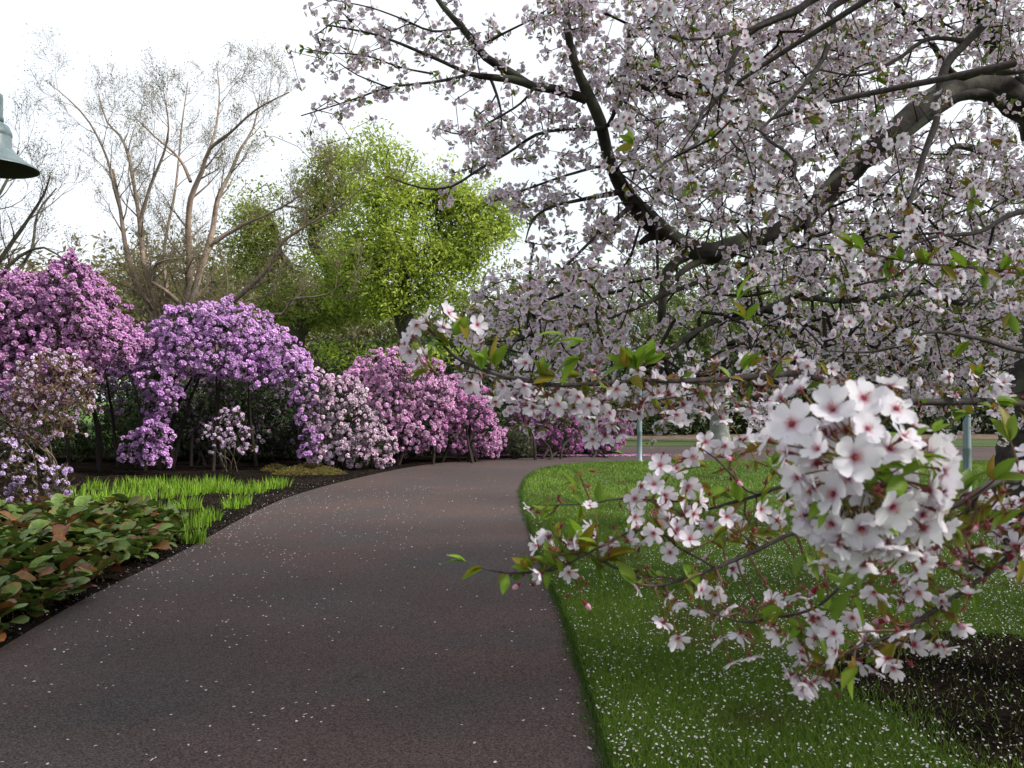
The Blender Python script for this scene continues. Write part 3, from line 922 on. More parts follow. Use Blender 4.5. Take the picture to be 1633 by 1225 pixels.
LB([fB, [3.2, 3.7, 2.0, .035]], [(1720, 560, 3.0, 12), (1633, 560, 2.8, 9), (1560, 540, 2.7, 7), (1480, 530, 2.6, 5), (1400, 560, 2.5, 4), (1320, 560, 2.4, 2.5)])
LB([[1.3, 2.4, 2.9, .012]], [(1150, 150, 2.6, 6), (1120, 220, 2.5, 5), (1060, 260, 2.4, 4), (1010, 300, 2.3, 2.5)], sides=6)
LB([[1.5, 2.6, 2.6, .012]], [(1230, 190, 2.7, 6), (1270, 260, 2.6, 5), (1240, 330, 2.5, 4), (1200, 360, 2.4, 2.5)], sides=6)
# long branch at eye height
LB([fB, [3.0, 3.4, 1.75, .03], [2.1, 2.4, 1.68, .02]], [(1700, 640, 1.85, 14), (1560, 640, 1.75, 12), (1450, 640, 1.68, 11), (1350, 620, 1.62, 11), (1300, 602, 1.6, 11), (1260, 596, 1.58, 10), (1233, 599, 1.56, 10), (1160, 604, 1.54, 9), (1100, 607, 1.52, 9), (1032, 608, 1.5, 8), (967, 611, 1.49, 8), (914, 614, 1.48, 7.5), (864, 613, 1.47, 7), (832, 605, 1.46, 7), (796, 598, 1.45, 6.5), (749, 582, 1.44, 6), (720, 564, 1.43, 5), (699, 541, 1.42, 4.5), (676, 517, 1.41, 3)], .02, 8, .06, True)
LB([], [(1167, 604, 1.55, 5), (1130, 622, 1.52, 4), (1085, 632, 1.5, 3), (1040, 640, 1.5, 3), (990, 650, 1.5, 2.2)], .02, 6, .06, True)
LB([], [(832, 605, 1.46, 4), (790, 603, 1.46, 2.6), (740, 592, 1.46, 2.2), (700, 600, 1.46, 1.6)], .02, 6, .06, True)
# low branch that carries the big flower ball
LB([[4.0, 4.6, 1.6, .06], [2.4, 2.7, 1.55, .03], [1.2, 1.5, 1.5, .016]], [(1700, 772, .95, 16), (1633, 768, .86, 14), (1595, 766, .82, 13), (1562, 783, .80, 12), (1528, 804, .79, 10), (1470, 810, .77, 9), (1420, 780, .74, 8), (1385, 765, .73, 6)], .015, 8, .06, True)
LB([], [(1560, 784, .8, 9), (1545, 812, .86, 8), (1500, 840, .95, 7), (1430, 850, 1.02, 7), (1340, 835, 1.08, 7), (1269, 849, 1.1, 7), (1210, 876, 1.1, 7), (1142, 906, 1.1, 6), (1100, 920, 1.1, 6), (1046, 935, 1.1, 5), (1020, 922, 1.1, 5), (1004, 912, 1.1, 4), (981, 906, 1.1, 4), (955, 894, 1.1, 3), (935, 880, 1.1, 2.5), (915, 860, 1.1, 2)], .015, 7, .07, True)
LB([], [(1142, 906, 1.1, 4), (1110, 888, 1.1, 4), (1080, 872, 1.1, 4), (1055, 850, 1.1, 4), (1033, 836, 1.1, 4), (990, 855, 1.1, 4), (955, 873, 1.1, 3.5), (925, 889, 1.1, 3.5), (883, 909, 1.1, 3.5), (847, 912, 1.1, 3), (808, 914, 1.1, 3), (769, 906, 1.1, 2.5), (742, 896, 1.1, 2)], .015, 7, .07, True)
LB([], [(1430, 850, 1.02, 6), (1380, 800, 1.1, 6), (1300, 770, 1.15, 6), (1250, 775, 1.15, 6), (1206, 791, 1.15, 6), (1157, 804, 1.15, 5), (1128, 812, 1.15, 4), (1085, 800, 1.13, 4), (1040, 798, 1.12, 3.5), (1004, 795, 1.12, 3), (968, 798, 1.12, 3), (945, 804, 1.12, 3), (925, 804, 1.12, 2.5), (873, 806, 1.12, 1.6)], .015, 7, .07, True)
LB([], [(1215, 790, 1.15, 4), (1190, 782, 1.14, 3.5), (1165, 755, 1.13, 3.5), (1140, 730, 1.12, 3), (1118, 715, 1.12, 2.5)], .015, 6, .07, True)
LB([], [(1209, 871, 1.1, 4), (1195, 862, 1.1, 3.5), (1180, 850, 1.1, 2.5)], .015, 6, .07, True)
LB([], [(1260, 780, 1.15, 4), (1230, 745, 1.15, 3), (1205, 735, 1.15, 2)], .015, 6, .07, True)
LB([[2.4, 2.7, 1.5, .014]], [(1700, 820, 1.12, 12), (1633, 868, 1.05, 9), (1596, 899, 1.03, 8), (1528, 949, 1.01, 7.5), (1479, 980, 1.0, 7), (1439, 1005, .99, 6), (1400, 1022, .98, 4), (1345, 1045, .98, 3), (1300, 1065, .98, 2)], .015, 7, .07, True)
LB([], [(1470, 815, .8, 6), (1440, 850, .88, 6), (1400, 880, .93, 5), (1371, 899, .95, 5), (1335, 940, .96, 5), (1304, 967, .97, 5), (1268, 980, .98, 5), (1232, 985, 1.0, 5), (1200, 992, 1.0, 4), (1174, 991, 1.0, 3), (1130, 975, 1.0, 2)], .015, 7, .07, True)
LB([], [(1575, 913, 1.02, 4), (1542, 895, 1.0, 4), (1515, 898, 1.0, 3.5), (1488, 904, 1.0, 3), (1450, 915, 1.0, 2.5)], .015, 6, .07, True)
LB([], [(1479, 980, 1.0, 3), (1470, 960, 1.0, 3), (1450, 935, 1.0, 2)], .015, 6, .07, True)
# leafy shoot upper right
LB([fB, [2.6, 3.0, 2.1, .015]], [(1700, 455, 1.9, 6), (1633, 438, 1.75, 5), (1560, 428, 1.7, 4.5), (1480, 421, 1.66, 4), (1420, 412, 1.63, 3), (1372, 399, 1.6, 2.4)], .03, 6, .06, True)
# unseen overhead limbs, added to carry the shading crown
LB([[3.9, 4.5, 2.5, .12], [3.1, 3.4, 3.7, .09], [1.6, 1.4, 4.6, .06], [0.2, -0.6, 5.0, .03], [-1, -2, 5.2, .01]], [], .12)
LB([[3.9, 4.5, 2.5, .11], [3.9, 2.6, 3.8, .08], [3.2, 0.2, 4.6, .05], [2.6, -2, 4.8, .02]], [], .12)
LB([[3.9, 4.5, 2.5, .11], [4.8, 5.4, 3.8, .08], [5.6, 6.2, 4.8, .04]], [], .12)
LB([[3.9, 4.5, 2.5, .11], [5.4, 3.8, 3.5, .08], [6.6, 2.6, 4.2, .04]], [], .12)
LB([[3.1, 3.4, 3.7, .07], [1.4, 3.0, 4.3, .05], [-0.4, 2.4, 4.7, .03], [-1.8, 1.4, 4.8, .01]], [], .12)
for P, s, r, near in limbsB:
    A = Acc(); tube(A, P, s, (1, 1, 1), r); A.build("branch", M_cherry2, cherryB, True)

skelB = np.vstack([l[0] for l in limbsB if not l[3]])
n = 9500  # unseen crown overhead and behind, added dense to shade the near path
th = rng.uniform(0, 6.28, n); rr = np.sqrt(rng.random(n)) * 7.4
E = np.column_stack([1.8 + rr * np.cos(th), 1.6 + rr * np.sin(th), 3.3 + rng.random(n) * 2.6 * (1 - (rr / 8.0) ** 2)])
E = E[~in_view(E, 120)]
twB = colonize(skelB, np.vstack([nearP, E]), .1, .0013, .42, .3, .04, .02)
A = Acc()
for l in twB: tube(A, l, 4, (0.028, 0.022, 0.02))
TW_B = A
BL = Acc()
put_clusters(BL, nearP, 1, .05)
put_clusters(BL, E, 0, .05, 1.9)
LV = Acc()
sel = nearP[rng.random(len(nearP)) < .35]
for p in sel: leaf_whorl(LV, p, rng.normal(size=3) + (0, 0, .6), 3, .042)

# ---- foreground flowers: every large one is an object of its own
sizeN = []
nearskel = np.vstack([l[0] for l in limbsB if l[3]])
fmeshes = []
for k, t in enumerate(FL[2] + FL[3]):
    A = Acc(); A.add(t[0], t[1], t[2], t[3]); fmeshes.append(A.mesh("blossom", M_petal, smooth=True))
CAM = np.array([0, 0, CAMZ])
nblos = 0


def blossom(p, nrm, s, spur, single=True, k=None, ball=False):
    """one flower at p facing nrm, stalk back to spur"""
    global nblos
    nrm = unit(nrm)
    R = rots(nrm[None])[0]
    k = int(rng.choice(6, p=(.22, .24, .14, .08, .2, .12))) if k is None else k
    fs = 3 if ball else 2
    back = p - nrm * s * .38
    if single and nblos < 100:
        nblos += 1
        M = Matrix(((*(R[0] * s), p[0] - rootB[0]), (*(R[1] * s), p[1] - rootB[1]), (*(R[2] * s), p[2] - rootB[2]), (0, 0, 0, 1)))
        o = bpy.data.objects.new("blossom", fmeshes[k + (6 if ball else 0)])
        SC.collection.objects.link(o); o.parent = cherryB; o.matrix_local = M
        A = Acc()
        mid = (back + spur) / 2 - nrm * .004 + (0, 0, .003)
        tube(A, smooth_line([[*back, .0011], [*mid, .0007], [*spur, .0008]], .004), 5, (.24, .17, .05))
        v, c, t, q = A.tmpl()
        v = (v - p) @ R / s
        B = Acc(); B.add(v, c, t, q)
        B.build("stalk", M_leaf, o, True, origin=(0, 0, 0))
    else:
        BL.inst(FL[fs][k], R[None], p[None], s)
        ped(BL, spur, back, .0008, (.24, .17, .05), .004)


# the big ball
HC = W(1378, 762, .72)
hero = [(635, 340, 110, 1), (795, 280, 115, 1), (965, 335, 110, 1), (425, 415, 125, 1), (815, 440, 95, .9), (750, 585, 125, 1.2), (560, 545, 80, .4), (1005, 480, 98, .5),
        (465, 230, 85, -.3), (360, 275, 85, -.5), (945, 840, 120, 1), (1215, 660, 98, .1), (1245, 600, 75, -.1), (540, 740, 95, .1), (300, 500, 95, 0), (455, 690, 85, .2),
        (565, 950, 110, -.2), (760, 940, 100, -.1), (880, 910, 95, .1), (1180, 860, 105, .3), (1110, 955, 95, .1), (900, 1045, 85, 0), (745, 1080, 85, -.1), (1000, 1090, 90, 0),
        (480, 890, 80, -.2), (1110, 1130, 75, -.2), (800, 1150, 80, -.4), (1075, 1180, 75, -.2), (660, 1040, 80, .1), (1220, 760, 95, .2), (940, 215, 85, .2), (720, 690, 100, .2),
        (780, 760, 90, -.1), (1060, 560, 80, .3), (1190, 540, 80, -.1), (1210, 960, 85, -.1), (1050, 790, 60, .1), (640, 1120, 70, -.3), (400, 560, 90, .1), (700, 250, 70, .1)]
for hx, hy, hr, fc in hero:
    px, py = 1133 + hx / 3.266, 550 + hy / 3.266
    off = np.array([(px - 1378) / 150, (762 - py) / 150])
    rad = min(1.0, np.hypot(*off))
    dep = .715 - .055 * math.sqrt(max(0, 1 - rad * rad)) * (1 if fc > .3 else .6) + (.03 if fc < 0 else 0)
    p = W(px, py, dep)
    s = min(hr / 3.266 * dep / F * 1.08, .021)
    n_out = np.array([off[0], 0, off[1] - .1]) * .9
    nrm = n_out + np.array([0, -1.0, 0.05]) * fc * .9 + rng.normal(size=3) * .12
    if np.linalg.norm(nrm) < .2: nrm = n_out + (0, 0, -.5)
    spur = HC + (p - HC) * .25 + rng.normal(size=3) * .006
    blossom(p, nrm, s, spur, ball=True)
for k in range(60):   # filling behind the front layer
    d = unit(rng.normal(size=3) + (0, .7, -.2))
    p = HC + d * (.058, .045, .056) * rng.uniform(.8, 1.1)
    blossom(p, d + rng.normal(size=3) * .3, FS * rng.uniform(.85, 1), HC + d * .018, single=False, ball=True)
for k in range(26):
    p = HC + rng.normal(size=3) * .016
    leaf_whorl(LV, p, unit(rng.normal(size=3) + (.2, -1, 0)), 1, .026, tint=np.array([[1.0, 1.15, .8]]))
    if k % 3 == 0:
        q = p + unit(rng.normal(size=3) + (0, -.5, 0)) * .02
        BL.inst(CX[k % 3], rots(unit(q - p)[None]), q[None], FS * .9); ped(BL, p, q, .0007, (.25, .12, .05), .002)
for a, b, sz in ((1450, 705, .04), (1340, 730, .035), (1490, 690, .03), (1310, 800, .04), (1440, 760, .05), (1420, 740, .045), (1460, 730, .04)):
    p = W(a, b, .70); leaf_whorl(LV, p, p - HC + (0, -.02, 0), 2, sz * .62, tint=np.array([[1.1, 1.2, .8]] * 2))

front = [(1053, 742), (1079, 747), (1125, 705), (1156, 711), (1105, 729), (1097, 775), (1023, 775), (1043, 772), (1012, 795), (1012, 824), (1050, 808), (1069, 818), (1159, 824), (1174, 836), (1133, 839), (1105, 831), (1079, 844), (1043, 850), (1005, 860), (1027, 860), (1069, 881), (1062, 951), (1077, 961), (1058, 994), (1081, 1017), (1115, 971), (1118, 940), (1143, 984), (1157, 971), (1143, 1020), (1165, 1056), (1197, 1046), (1017, 935), (1141, 948), (1225, 998), (1254, 1014), (1272, 949), (1308, 946), (1306, 985), (1394, 944), (1407, 953), (1450, 931), (1398, 1003), (1394, 1034), (1371, 1054), (1425, 1065), (1396, 1070), (1434, 1023), (1326, 1047), (1272, 1079), (1295, 1090), (1317, 1079), (1281, 1101), (1259, 1077), (1551, 893), (1573, 904), (1380, 868), (1501, 958), (1213, 812), (1240, 830), (1250, 800), (1190, 700), (1200, 860), (1100, 860), (1060, 790), (845, 813), (1420, 905), (1350, 915), (1330, 1010), (1360, 985), (1440, 960), (1465, 945), (1410, 880), (1300, 900), (1480, 890),
         (1340, 880), (1600, 850), (1625, 830), (1590, 800), (1230, 960), (1180, 1010), (1290, 1060), (1350, 1075), (1380, 1020)]
facing = {(1053, 742), (1079, 747), (1125, 705), (1156, 711), (1097, 775), (1159, 824), (1174, 836), (1133, 839), (1012, 795), (1069, 881), (1105, 729)}
midf = [(679, 511), (664, 518), (658, 535), (646, 548), (655, 561), (666, 576), (680, 567), (707, 523), (761, 518), (767, 543), (839, 579), (767, 599), (779, 630), (802, 614), (836, 614), (840, 638), (820, 632), (923, 632), (940, 646), (932, 661), (952, 682), (973, 658), (976, 676), (990, 690), (1017, 608), (983, 620), (1026, 643), (1067, 626), (1067, 652), (1079, 661), (1040, 640), (1090, 646), (905, 625), (870, 630), (890, 645), (960, 640), (1000, 655), (1110, 625), (1130, 640), (1150, 630), (1175, 650), (1195, 640), (1210, 625), (1090, 670), (1060, 668), (1180, 700), (1225, 640), (1240, 620), (945, 700), (965, 695), (930, 645), (1005, 635), (750, 610), (790, 640), (850, 650), (715, 500), (1120, 655), (1150, 668), (1100, 640), (1200, 660), (915, 650)]


def spray(lst, dist, nsk, sfac=1.0, single=True):
    for (a, b) in lst:
        d = dist + rng.normal() * .03
        p = W(a, b, d)
        dd = np.linalg.norm(nsk[:, :3] - p, axis=1)
        j = int(dd.argmin()); base = nsk[j, :3]
        dep = base[1] + rng.normal() * .02
        p = W(a, b, dep)
        v = base - p; L = np.linalg.norm(v)
        spur = base if L < .04 else p + v / L * .032
        if L >= .04:
            m = (spur + base) / 2 + rng.normal(size=3) * .004
            tube(TW_B, smooth_line([[*base, .0016], [*m, .0013], [*spur, .001]], .008), 5, (.13, .075, .05))
        if (a, b) in facing: nrm = np.array([rng.normal() * .25, -1, rng.normal() * .25 + .1])
        else: nrm = unit(p - spur) + np.array([0, -.35, -.35]) + rng.normal(size=3) * .45
        blossom(p, nrm, FS * sfac * rng.uniform(.92, 1.06), spur, single)
        LV.inst(LFs, rots(rvec(2)), np.tile(spur, (2, 1)), rng.uniform(.008, .018, 2), GREENS[[2, 3]])


spray(front, 1.1, nearskel, .84)
spray(midf, 1.5, nearskel, 1.05, single=False)
# random spurs with fallen flowers, buds, a few blossoms along the near branches
for P, s, r, near in limbsB:
    if not near: continue
    L = np.cumsum(np.r_[0, np.linalg.norm(np.diff(P[:, :3], axis=0), axis=1)])
    px, py, dd = project(P[:, :3])
    pos = 0.0
    while pos < L[-1]:
        i = int(np.searchsorted(L, pos))
        pos += rng.uniform(.012, .04)
        if i >= len(P) or dd[i] <= 0.3 or px[i] < 860 or px[i] > 1750: continue
        d = unit(rng.normal(size=3) * (1, .6, 1))
        p = P[i, :3] + d * rng.uniform(.004, .045)
        tube(TW_B, np.array([[*P[i, :3], .0015], [*((P[i, :3] + p) / 2 + rng.normal(size=3) * .002), .0012], [*p, .001]]), 4, (.13, .07, .05))
        u = rng.random()
        Z = unit(rng.normal(size=3) * .6 + (0, 0, 1))
        up = py[i] < 660
        if u < (.62 if not up else .4): t = CALC[rng.integers(6)]
        elif u < .86: t = CLU[2][rng.integers(8)]
        else: t = None
        if t is not None and not (up and px[i] < 700):
            BL.inst(t, rots(Z[None]), p[None], rng.uniform(.75, .92))
        elif t is None: leaf_whorl(LV, p, d + (0, 0, .5), 3, .035)
# leaf tufts, read off the photograph
YG = np.array([1.0, 1.12, .75])
tufts = [(742, 896, 1.1, (-1, 0, .6), 3, .035), (770, 905, 1.1, (-1, 0, -.3), 3, .035), (808, 914, 1.1, (-.3, 0, -1), 2, .035), (847, 910, 1.1, (-.5, 0, .8), 4, .034), (870, 908, 1.1, (0, 0, -1), 2, .04), (885, 905, 1.1, (-.4, 0, .5), 3, .045), (925, 889, 1.1, (-.6, 0, .7), 5, .05), (935, 880, 1.1, (-.5, 0, 1), 4, .055), (940, 890, 1.1, (.6, 0, -.2), 3, .05), (960, 895, 1.1, (.7, 0, .3), 3, .05), (1055, 850, 1.1, (.7, 0, -.5), 3, .04), (1090, 900, 1.1, (.3, 0, -.4), 3, .04), (883, 806, 1.12, (-1, 0, .2), 4, .03), (925, 804, 1.12, (0, 0, -.7), 2, .035), (955, 800, 1.12, (.3, 0, 1), 2, .03),
         (1250, 975, .98, (-.6, 0, -.1), 3, .035), (1275, 985, .98, (-.3, 0, -1), 4, .045), (1290, 1000, .98, (.1, 0, -1), 2, .05), (1320, 975, .98, (.5, 0, .2), 3, .035), (1355, 945, .96, (.2, 0, -1), 2, .045), (1310, 965, .97, (.3, 0, .5), 2, .03), (1130, 745, 1.12, (-.9, 0, .2), 2, .05), (1160, 780, 1.13, (-.6, 0, -.3), 2, .045), (1215, 800, 1.14, (.3, 0, .7), 2, .04), (1180, 800, 1.14, (-.2, 0, .6), 2, .045),
         (683, 590, 1.45, (-1, 0, -.4), 2, .045), (693, 545, 1.42, (-.3, 0, -.8), 3, .045), (715, 552, 1.42, (-.6, 0, .8), 3, .045), (725, 535, 1.42, (.6, 0, .3), 3, .05), (745, 540, 1.42, (.2, 0, 1), 1, .06), (767, 590, 1.44, (-.4, 0, .9), 3, .06), (790, 585, 1.44, (-.2, 0, 1), 3, .065), (864, 605, 1.46, (-.3, 0, .9), 5, .055), (885, 600, 1.46, (-.7, 0, .4), 4, .055), (925, 600, 1.48, (-.8, 0, .9), 3, .05), (900, 535, 1.45, (-1, 0, .1), 2, .06), (935, 545, 1.45, (-1, 0, .3), 2, .065), (925, 570, 1.45, (-.9, 0, -.2), 3, .06), (1015, 590, 1.49, (-.3, 0, 1), 6, .06), (1030, 580, 1.49, (.5, 0, .8), 5, .05), (1000, 585, 1.49, (-1, 0, .3), 4, .06), (1010, 600, 1.49, (0, 0, -.8), 3, .045), (880, 640, 1.47, (.6, 0, 0), 3, .05), (940, 625, 1.48, (-.6, 0, -.4), 3, .05),
         (1185, 590, 1.54, (0, 0, 1), 4, .05), (1200, 585, 1.54, (.6, 0, .3), 3, .05), (1176, 480, 1.6, (0, 0, 1), 2, .07), (1190, 510, 1.6, (-.3, 0, 1), 3, .05), (1360, 395, 1.6, (-.5, 0, 1), 3, .055), (1375, 400, 1.6, (-.8, 0, -.1), 3, .05), (1420, 412, 1.63, (0, 0, -.6), 3, .05), (1440, 415, 1.63, (-.6, 0, .5), 3, .05), (1480, 421, 1.65, (-.2, 0, .5), 4, .055), (1500, 424, 1.66, (.3, 0, -.6), 4, .05), (1540, 427, 1.68, (-.4, 0, .5), 3, .055), (1570, 430, 1.7, (.2, 0, -.8), 4, .05), (1600, 435, 1.72, (.2, 0, .6), 4, .05), (1545, 545, 1.6, (-.8, 0, -.5), 3, .05), (1560, 600, 1.6, (-.3, 0, .4), 3, .04), (1590, 640, 1.5, (.3, 0, .3), 4, .04), (1550, 660, 1.5, (-.4, 0, .1), 3, .04), (1610, 500, 1.8, (0, 0, -.7), 3, .05), (1050, 110, 2.6, (-.5, 0, .5), 4, .06), (1010, 230, 2.4, (-.7, 0, .2), 3, .06)]
tufts += [(a, b, dd_, (-.8, 0, .3), 4, .06) for a, b, dd_ in ((485, 78, 5.0), (500, 84, 5.05), (525, 86, 5.1), (560, 92, 5.15), (530, 44, 5.2), (590, 55, 5.3), (560, 160, 5.2), (595, 165, 5.2), (640, 108, 5.3), (672, 100, 5.45), (700, 118, 5.5), (624, 284, 4.95), (850, 352, 5.5), (880, 330, 5.7), (640, 138, 5.3), (720, 60, 5.7), (800, 55, 5.7))]
for (a, b, d, dr, n_, sz) in tufts:
    t = YG * rng.uniform(.75, 1.25, (n_, 1)) * np.where(rng.random((n_, 1)) < .25, np.array([1.4, .7, .8]), 1.0)
    leaf_whorl(LV, W(a, b, d), np.array(dr, float), n_, sz * .85, tint=t, spread=.75)
tag(TW_B.build("twigs", M_twig, cherryB), kind='stuff')
tag(BL.build("blossoms", M_petal, cherryB), kind='stuff')
tag(LV.build("leaves", M_leaf, cherryB, True), kind='stuff')

# ------------------------------------------------------------------ rhododendrons
def truss(seed, n=10):
    r_ = np.random.default_rng(seed)
    A = Acc()
    for k in range(n):
        t = math.acos(1 - (k + .5) / n * 1.05); a = k * 2.4 + r_.uniform(-.3, .3)
        d = np.array([math.cos(a) * math.sin(t), math.sin(a) * math.sin(t), math.cos(t)])
        R = rots(d[None], np.array([r_.uniform(0, 6)]))[0]
        m = 5
        b = np.arange(m) / m * 6.283
        rr = .46 * r_.uniform(.85, 1.1)
        V = np.vstack([[(0, 0, -.22)], np.stack([np.cos(b) * rr, np.sin(b) * rr, np.full(m, .1) + r_.uniform(-.08, .08, m)], 1)])
        V = V @ R.T + d * .62
        g = r_.uniform(.85, 1.1)
        C = np.vstack([[(.75, .66, .76)], np.full((m, 3), g)])
        A.add(V, C, [(0, i + 1, (i + 1) % m + 1) for i in range(m)])
    return A.tmpl()


TR = [truss(s) for s in range(5)]
RL = leafshape(2, .25, .17, .15, (1, 1, 1))


def bush(name, label, blobs, d, col, leafc=(0.035, 0.06, 0.018), dens=62, base=(0, 0), stems=6, size=.072, back=True, leafn=1.0, flower_p=1.0, col2=None, cat="shrub", group=None, spread=.5, gaps=.45, stemcol=(.020, .015, .012), botz=.05, backmax=2000, sr=1.0):
    B = []
    for b in blobs:
        dd = d + (b[3] if len(b) > 3 else 0) + rng.normal() * .12
        B.append((W(b[0], b[1], dd), b[2] * dd / F * rng.uniform(.78, 1.08)))
        if back and b[1] < backmax:
            e = dd + b[2] * dd / F * 1.4 + .3
            c = W(b[0], b[1], dd); c[1] = e; c[2] -= .15; c[0] += rng.normal() * .2
            B.append((c, b[2] * dd / F))
    C = np.array([b[0] for b in B]); Rr = np.array([b[1] for b in B])
    loc = np.array([*G(*base)[:2], 0]) if base[1] else np.array([C[:, 0].mean(), C[:, 1].mean(), 0])
    root = thing(name, loc, label, cat, group)
    Fl, Lv, St = Acc(), Acc(), Acc()
    pts, nrm = [], []
    for c, r in zip(C, Rr):
        n = int(4 * math.pi * r * r * dens)
        v = rvec(n); v = v[v[:, 2] > -.55]
        lump = 1 + .24 * np.sin(v[:, 0] * 7 + c[0] * 7) * np.sin(v[:, 2] * 6 + c[1] * 3) + .12 * np.sin(v[:, 1] * 13 + c[2] * 9) + rng.normal(size=len(v)) * .05
        p = c + v * (r * lump)[:, None]
        pts.append(p); nrm.append(v)
    pts = np.vstack(pts); nrm = np.vstack(nrm)
    D = np.linalg.norm(pts[:, None] - C[None], axis=2) / Rr[None]
    k = (D.min(1) > .76) & (pts[:, 2] > botz)
    g = vnoise(pts[:, 0] * 1.0 + pts[:, 1] * .7, pts[:, 2], 3.2, 4)
    k &= (g > gaps - .15) | (rng.random(len(g)) < .35)
    pts, nrm = pts[k], nrm[k]
    fk = rng.random(len(pts)) < flower_p
    fp, fn = pts[fk], unit(nrm[fk] + (0, 0, .45) + rng.normal(size=(fk.sum(), 3)) * .25)
    pick = rng.integers(0, 5, len(fp))
    col = np.asarray(col, float); col2 = col * .8 if col2 is None else np.asarray(col2, float)
    tt = np.clip(vnoise(fp[:, 0], fp[:, 2], 1.4, 8) * 1.3 - .15 + rng.normal(size=len(fp)) * .2, 0, 1)[:, None]
    tint = (col * (1 - tt) + col2 * tt) * rng.uniform(.65, 1.12, (len(fp), 1))
    for j in range(5):
        m = pick == j
        Fl.inst(TR[j], rots(fn[m]), fp[m], rng.uniform(.75, 1.2, m.sum()) * size, tint[m])
    # leaves around and below each truss
    nl = int(len(pts) * 4 * leafn)
    s = rng.integers(0, len(pts), nl)
    L = unit(nrm[s] * .5 + rvec(nl))
    N = unit(nrm[s] + rng.normal(size=(nl, 3)) * .4 + (0, 0, .4)); X = unit(np.cross(L, N)); N = np.cross(X, L)
    Lv.inst(RL, np.stack([X, L, N], 2), pts[s] - nrm[s] * .03, rng.uniform(.07, .12, nl), np.asarray(leafc) * rng.uniform(.5, 1.5, (nl, 1)))
    # a sparse inner layer
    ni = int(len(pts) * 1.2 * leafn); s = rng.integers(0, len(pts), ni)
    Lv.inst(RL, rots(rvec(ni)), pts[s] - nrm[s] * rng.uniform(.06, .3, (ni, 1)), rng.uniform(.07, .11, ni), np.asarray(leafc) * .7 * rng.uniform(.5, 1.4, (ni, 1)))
    # stems
    bases = [loc + np.array([rng.normal() * spread, rng.normal() * spread * .4, -.02]) for _ in range(stems)]
    sk = []
    for b in bases:
        j = int(np.argmin(np.linalg.norm((C - b) * (1, 1, .25), axis=1) + rng.random(len(C)) * 1.2))
        t = C[j]
        mid = (b + t) / 2 + np.array([rng.normal() * .15, rng.normal() * .1, 0]); mid[:2] = mid[:2] * .5 + b[:2] * .5
        sk.append(smooth_line([[*b, .045 * sr], [*mid, .032 * sr], [*t, .016 * sr]], .12))
    for l in sk: tube(St, l, 6, stemcol, .08)
    sub = pts[rng.random(len(pts)) < .22] - nrm[0] * 0
    for l in colonize(np.vstack(sk), sub, .25, .004, .4, .3, .05, .035): tube(St, l * (1, 1, 1, sr), 3, stemcol)
    St.build("stems", M_twig, root)
    Lv.build("leaves", M_bigleaf if False else M_leaf, root)
    if len(fp): Fl.build("flowers", M_rhodo, root)
    return root


VIO = lin(232, 196, 236); PINKV = lin(220, 172, 216); PALE = lin(242, 226, 236); PNK = lin(240, 200, 230); MAG = lin(218, 160, 206)
bush("rhododendron", "tall pinkish purple rhododendron at the left edge with a peaked top", [(-70, 520, 85), (20, 505, 65), (-10, 480, 45), (60, 490, 50), (108, 455, 36), (118, 490, 40), (112, 440, 24), (60, 545, 60), (0, 580, 55), (135, 520, 42), (165, 545, 36), (188, 555, 26), (-60, 620, 60), (90, 575, 35), (30, 620, 35)], 16.5, PINKV, (.05, .055, .02), base=(60, 752), stems=7, spread=1.0, col2=lin(200, 148, 196), leafn=.9)
bush("rhododendron", "large arching violet rhododendron with dark open stems beneath its dome", [(330, 530, 52), (295, 535, 45), (258, 555, 42), (220, 565, 36), (190, 580, 30), (165, 575, 25, .4), (365, 535, 50), (405, 560, 42), (440, 575, 38), (470, 600, 28), (483, 635, 20), (488, 668, 18), (492, 700, 16), (490, 722, 13), (300, 570, 35, -.6), (345, 575, 32, -.6), (250, 600, 30, -.7), (262, 625, 22, -.8), (245, 648, 20, -.8), (270, 652, 16, -.9), (250, 672, 20, -.8), (248, 695, 24, -.8), (222, 715, 24, -.7), (245, 730, 24, -.8), (200, 728, 20, -.5), (420, 605, 22, -.3), (390, 590, 22, -.5)], 19.2, VIO, base=(300, 748), stems=14, spread=1.4, col2=lin(212, 166, 222), back=True, leafn=.8, botz=.1, backmax=578)
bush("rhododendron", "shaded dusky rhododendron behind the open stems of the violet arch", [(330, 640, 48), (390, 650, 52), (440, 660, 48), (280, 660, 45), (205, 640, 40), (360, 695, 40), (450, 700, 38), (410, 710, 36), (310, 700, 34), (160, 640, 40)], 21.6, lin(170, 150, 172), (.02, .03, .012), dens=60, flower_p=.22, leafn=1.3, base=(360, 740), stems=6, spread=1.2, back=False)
bush("rhododendron", "pale pinkish white rhododendron between the violet arch and the pink dome", [(505, 625, 32), (545, 635, 36), (520, 665, 38), (560, 675, 36), (590, 690, 28), (530, 702, 34), (575, 715, 26), (605, 706, 18), (560, 728, 20), (515, 725, 24), (592, 730, 12)], 19.6, PALE, base=(545, 748), stems=5, col2=lin(226, 196, 218), spread=.5, size=.062)
bush("rhododendron", "full pink rhododendron dome in the middle of the row", [(600, 605, 42), (640, 600, 40), (575, 610, 30), (655, 640, 42), (620, 640, 45), (690, 635, 34), (640, 690, 36), (680, 680, 28), (650, 710, 20), (625, 665, 40), (690, 705, 18)], 21.3, PNK, base=(640, 742), stems=5, col2=lin(224, 176, 214))
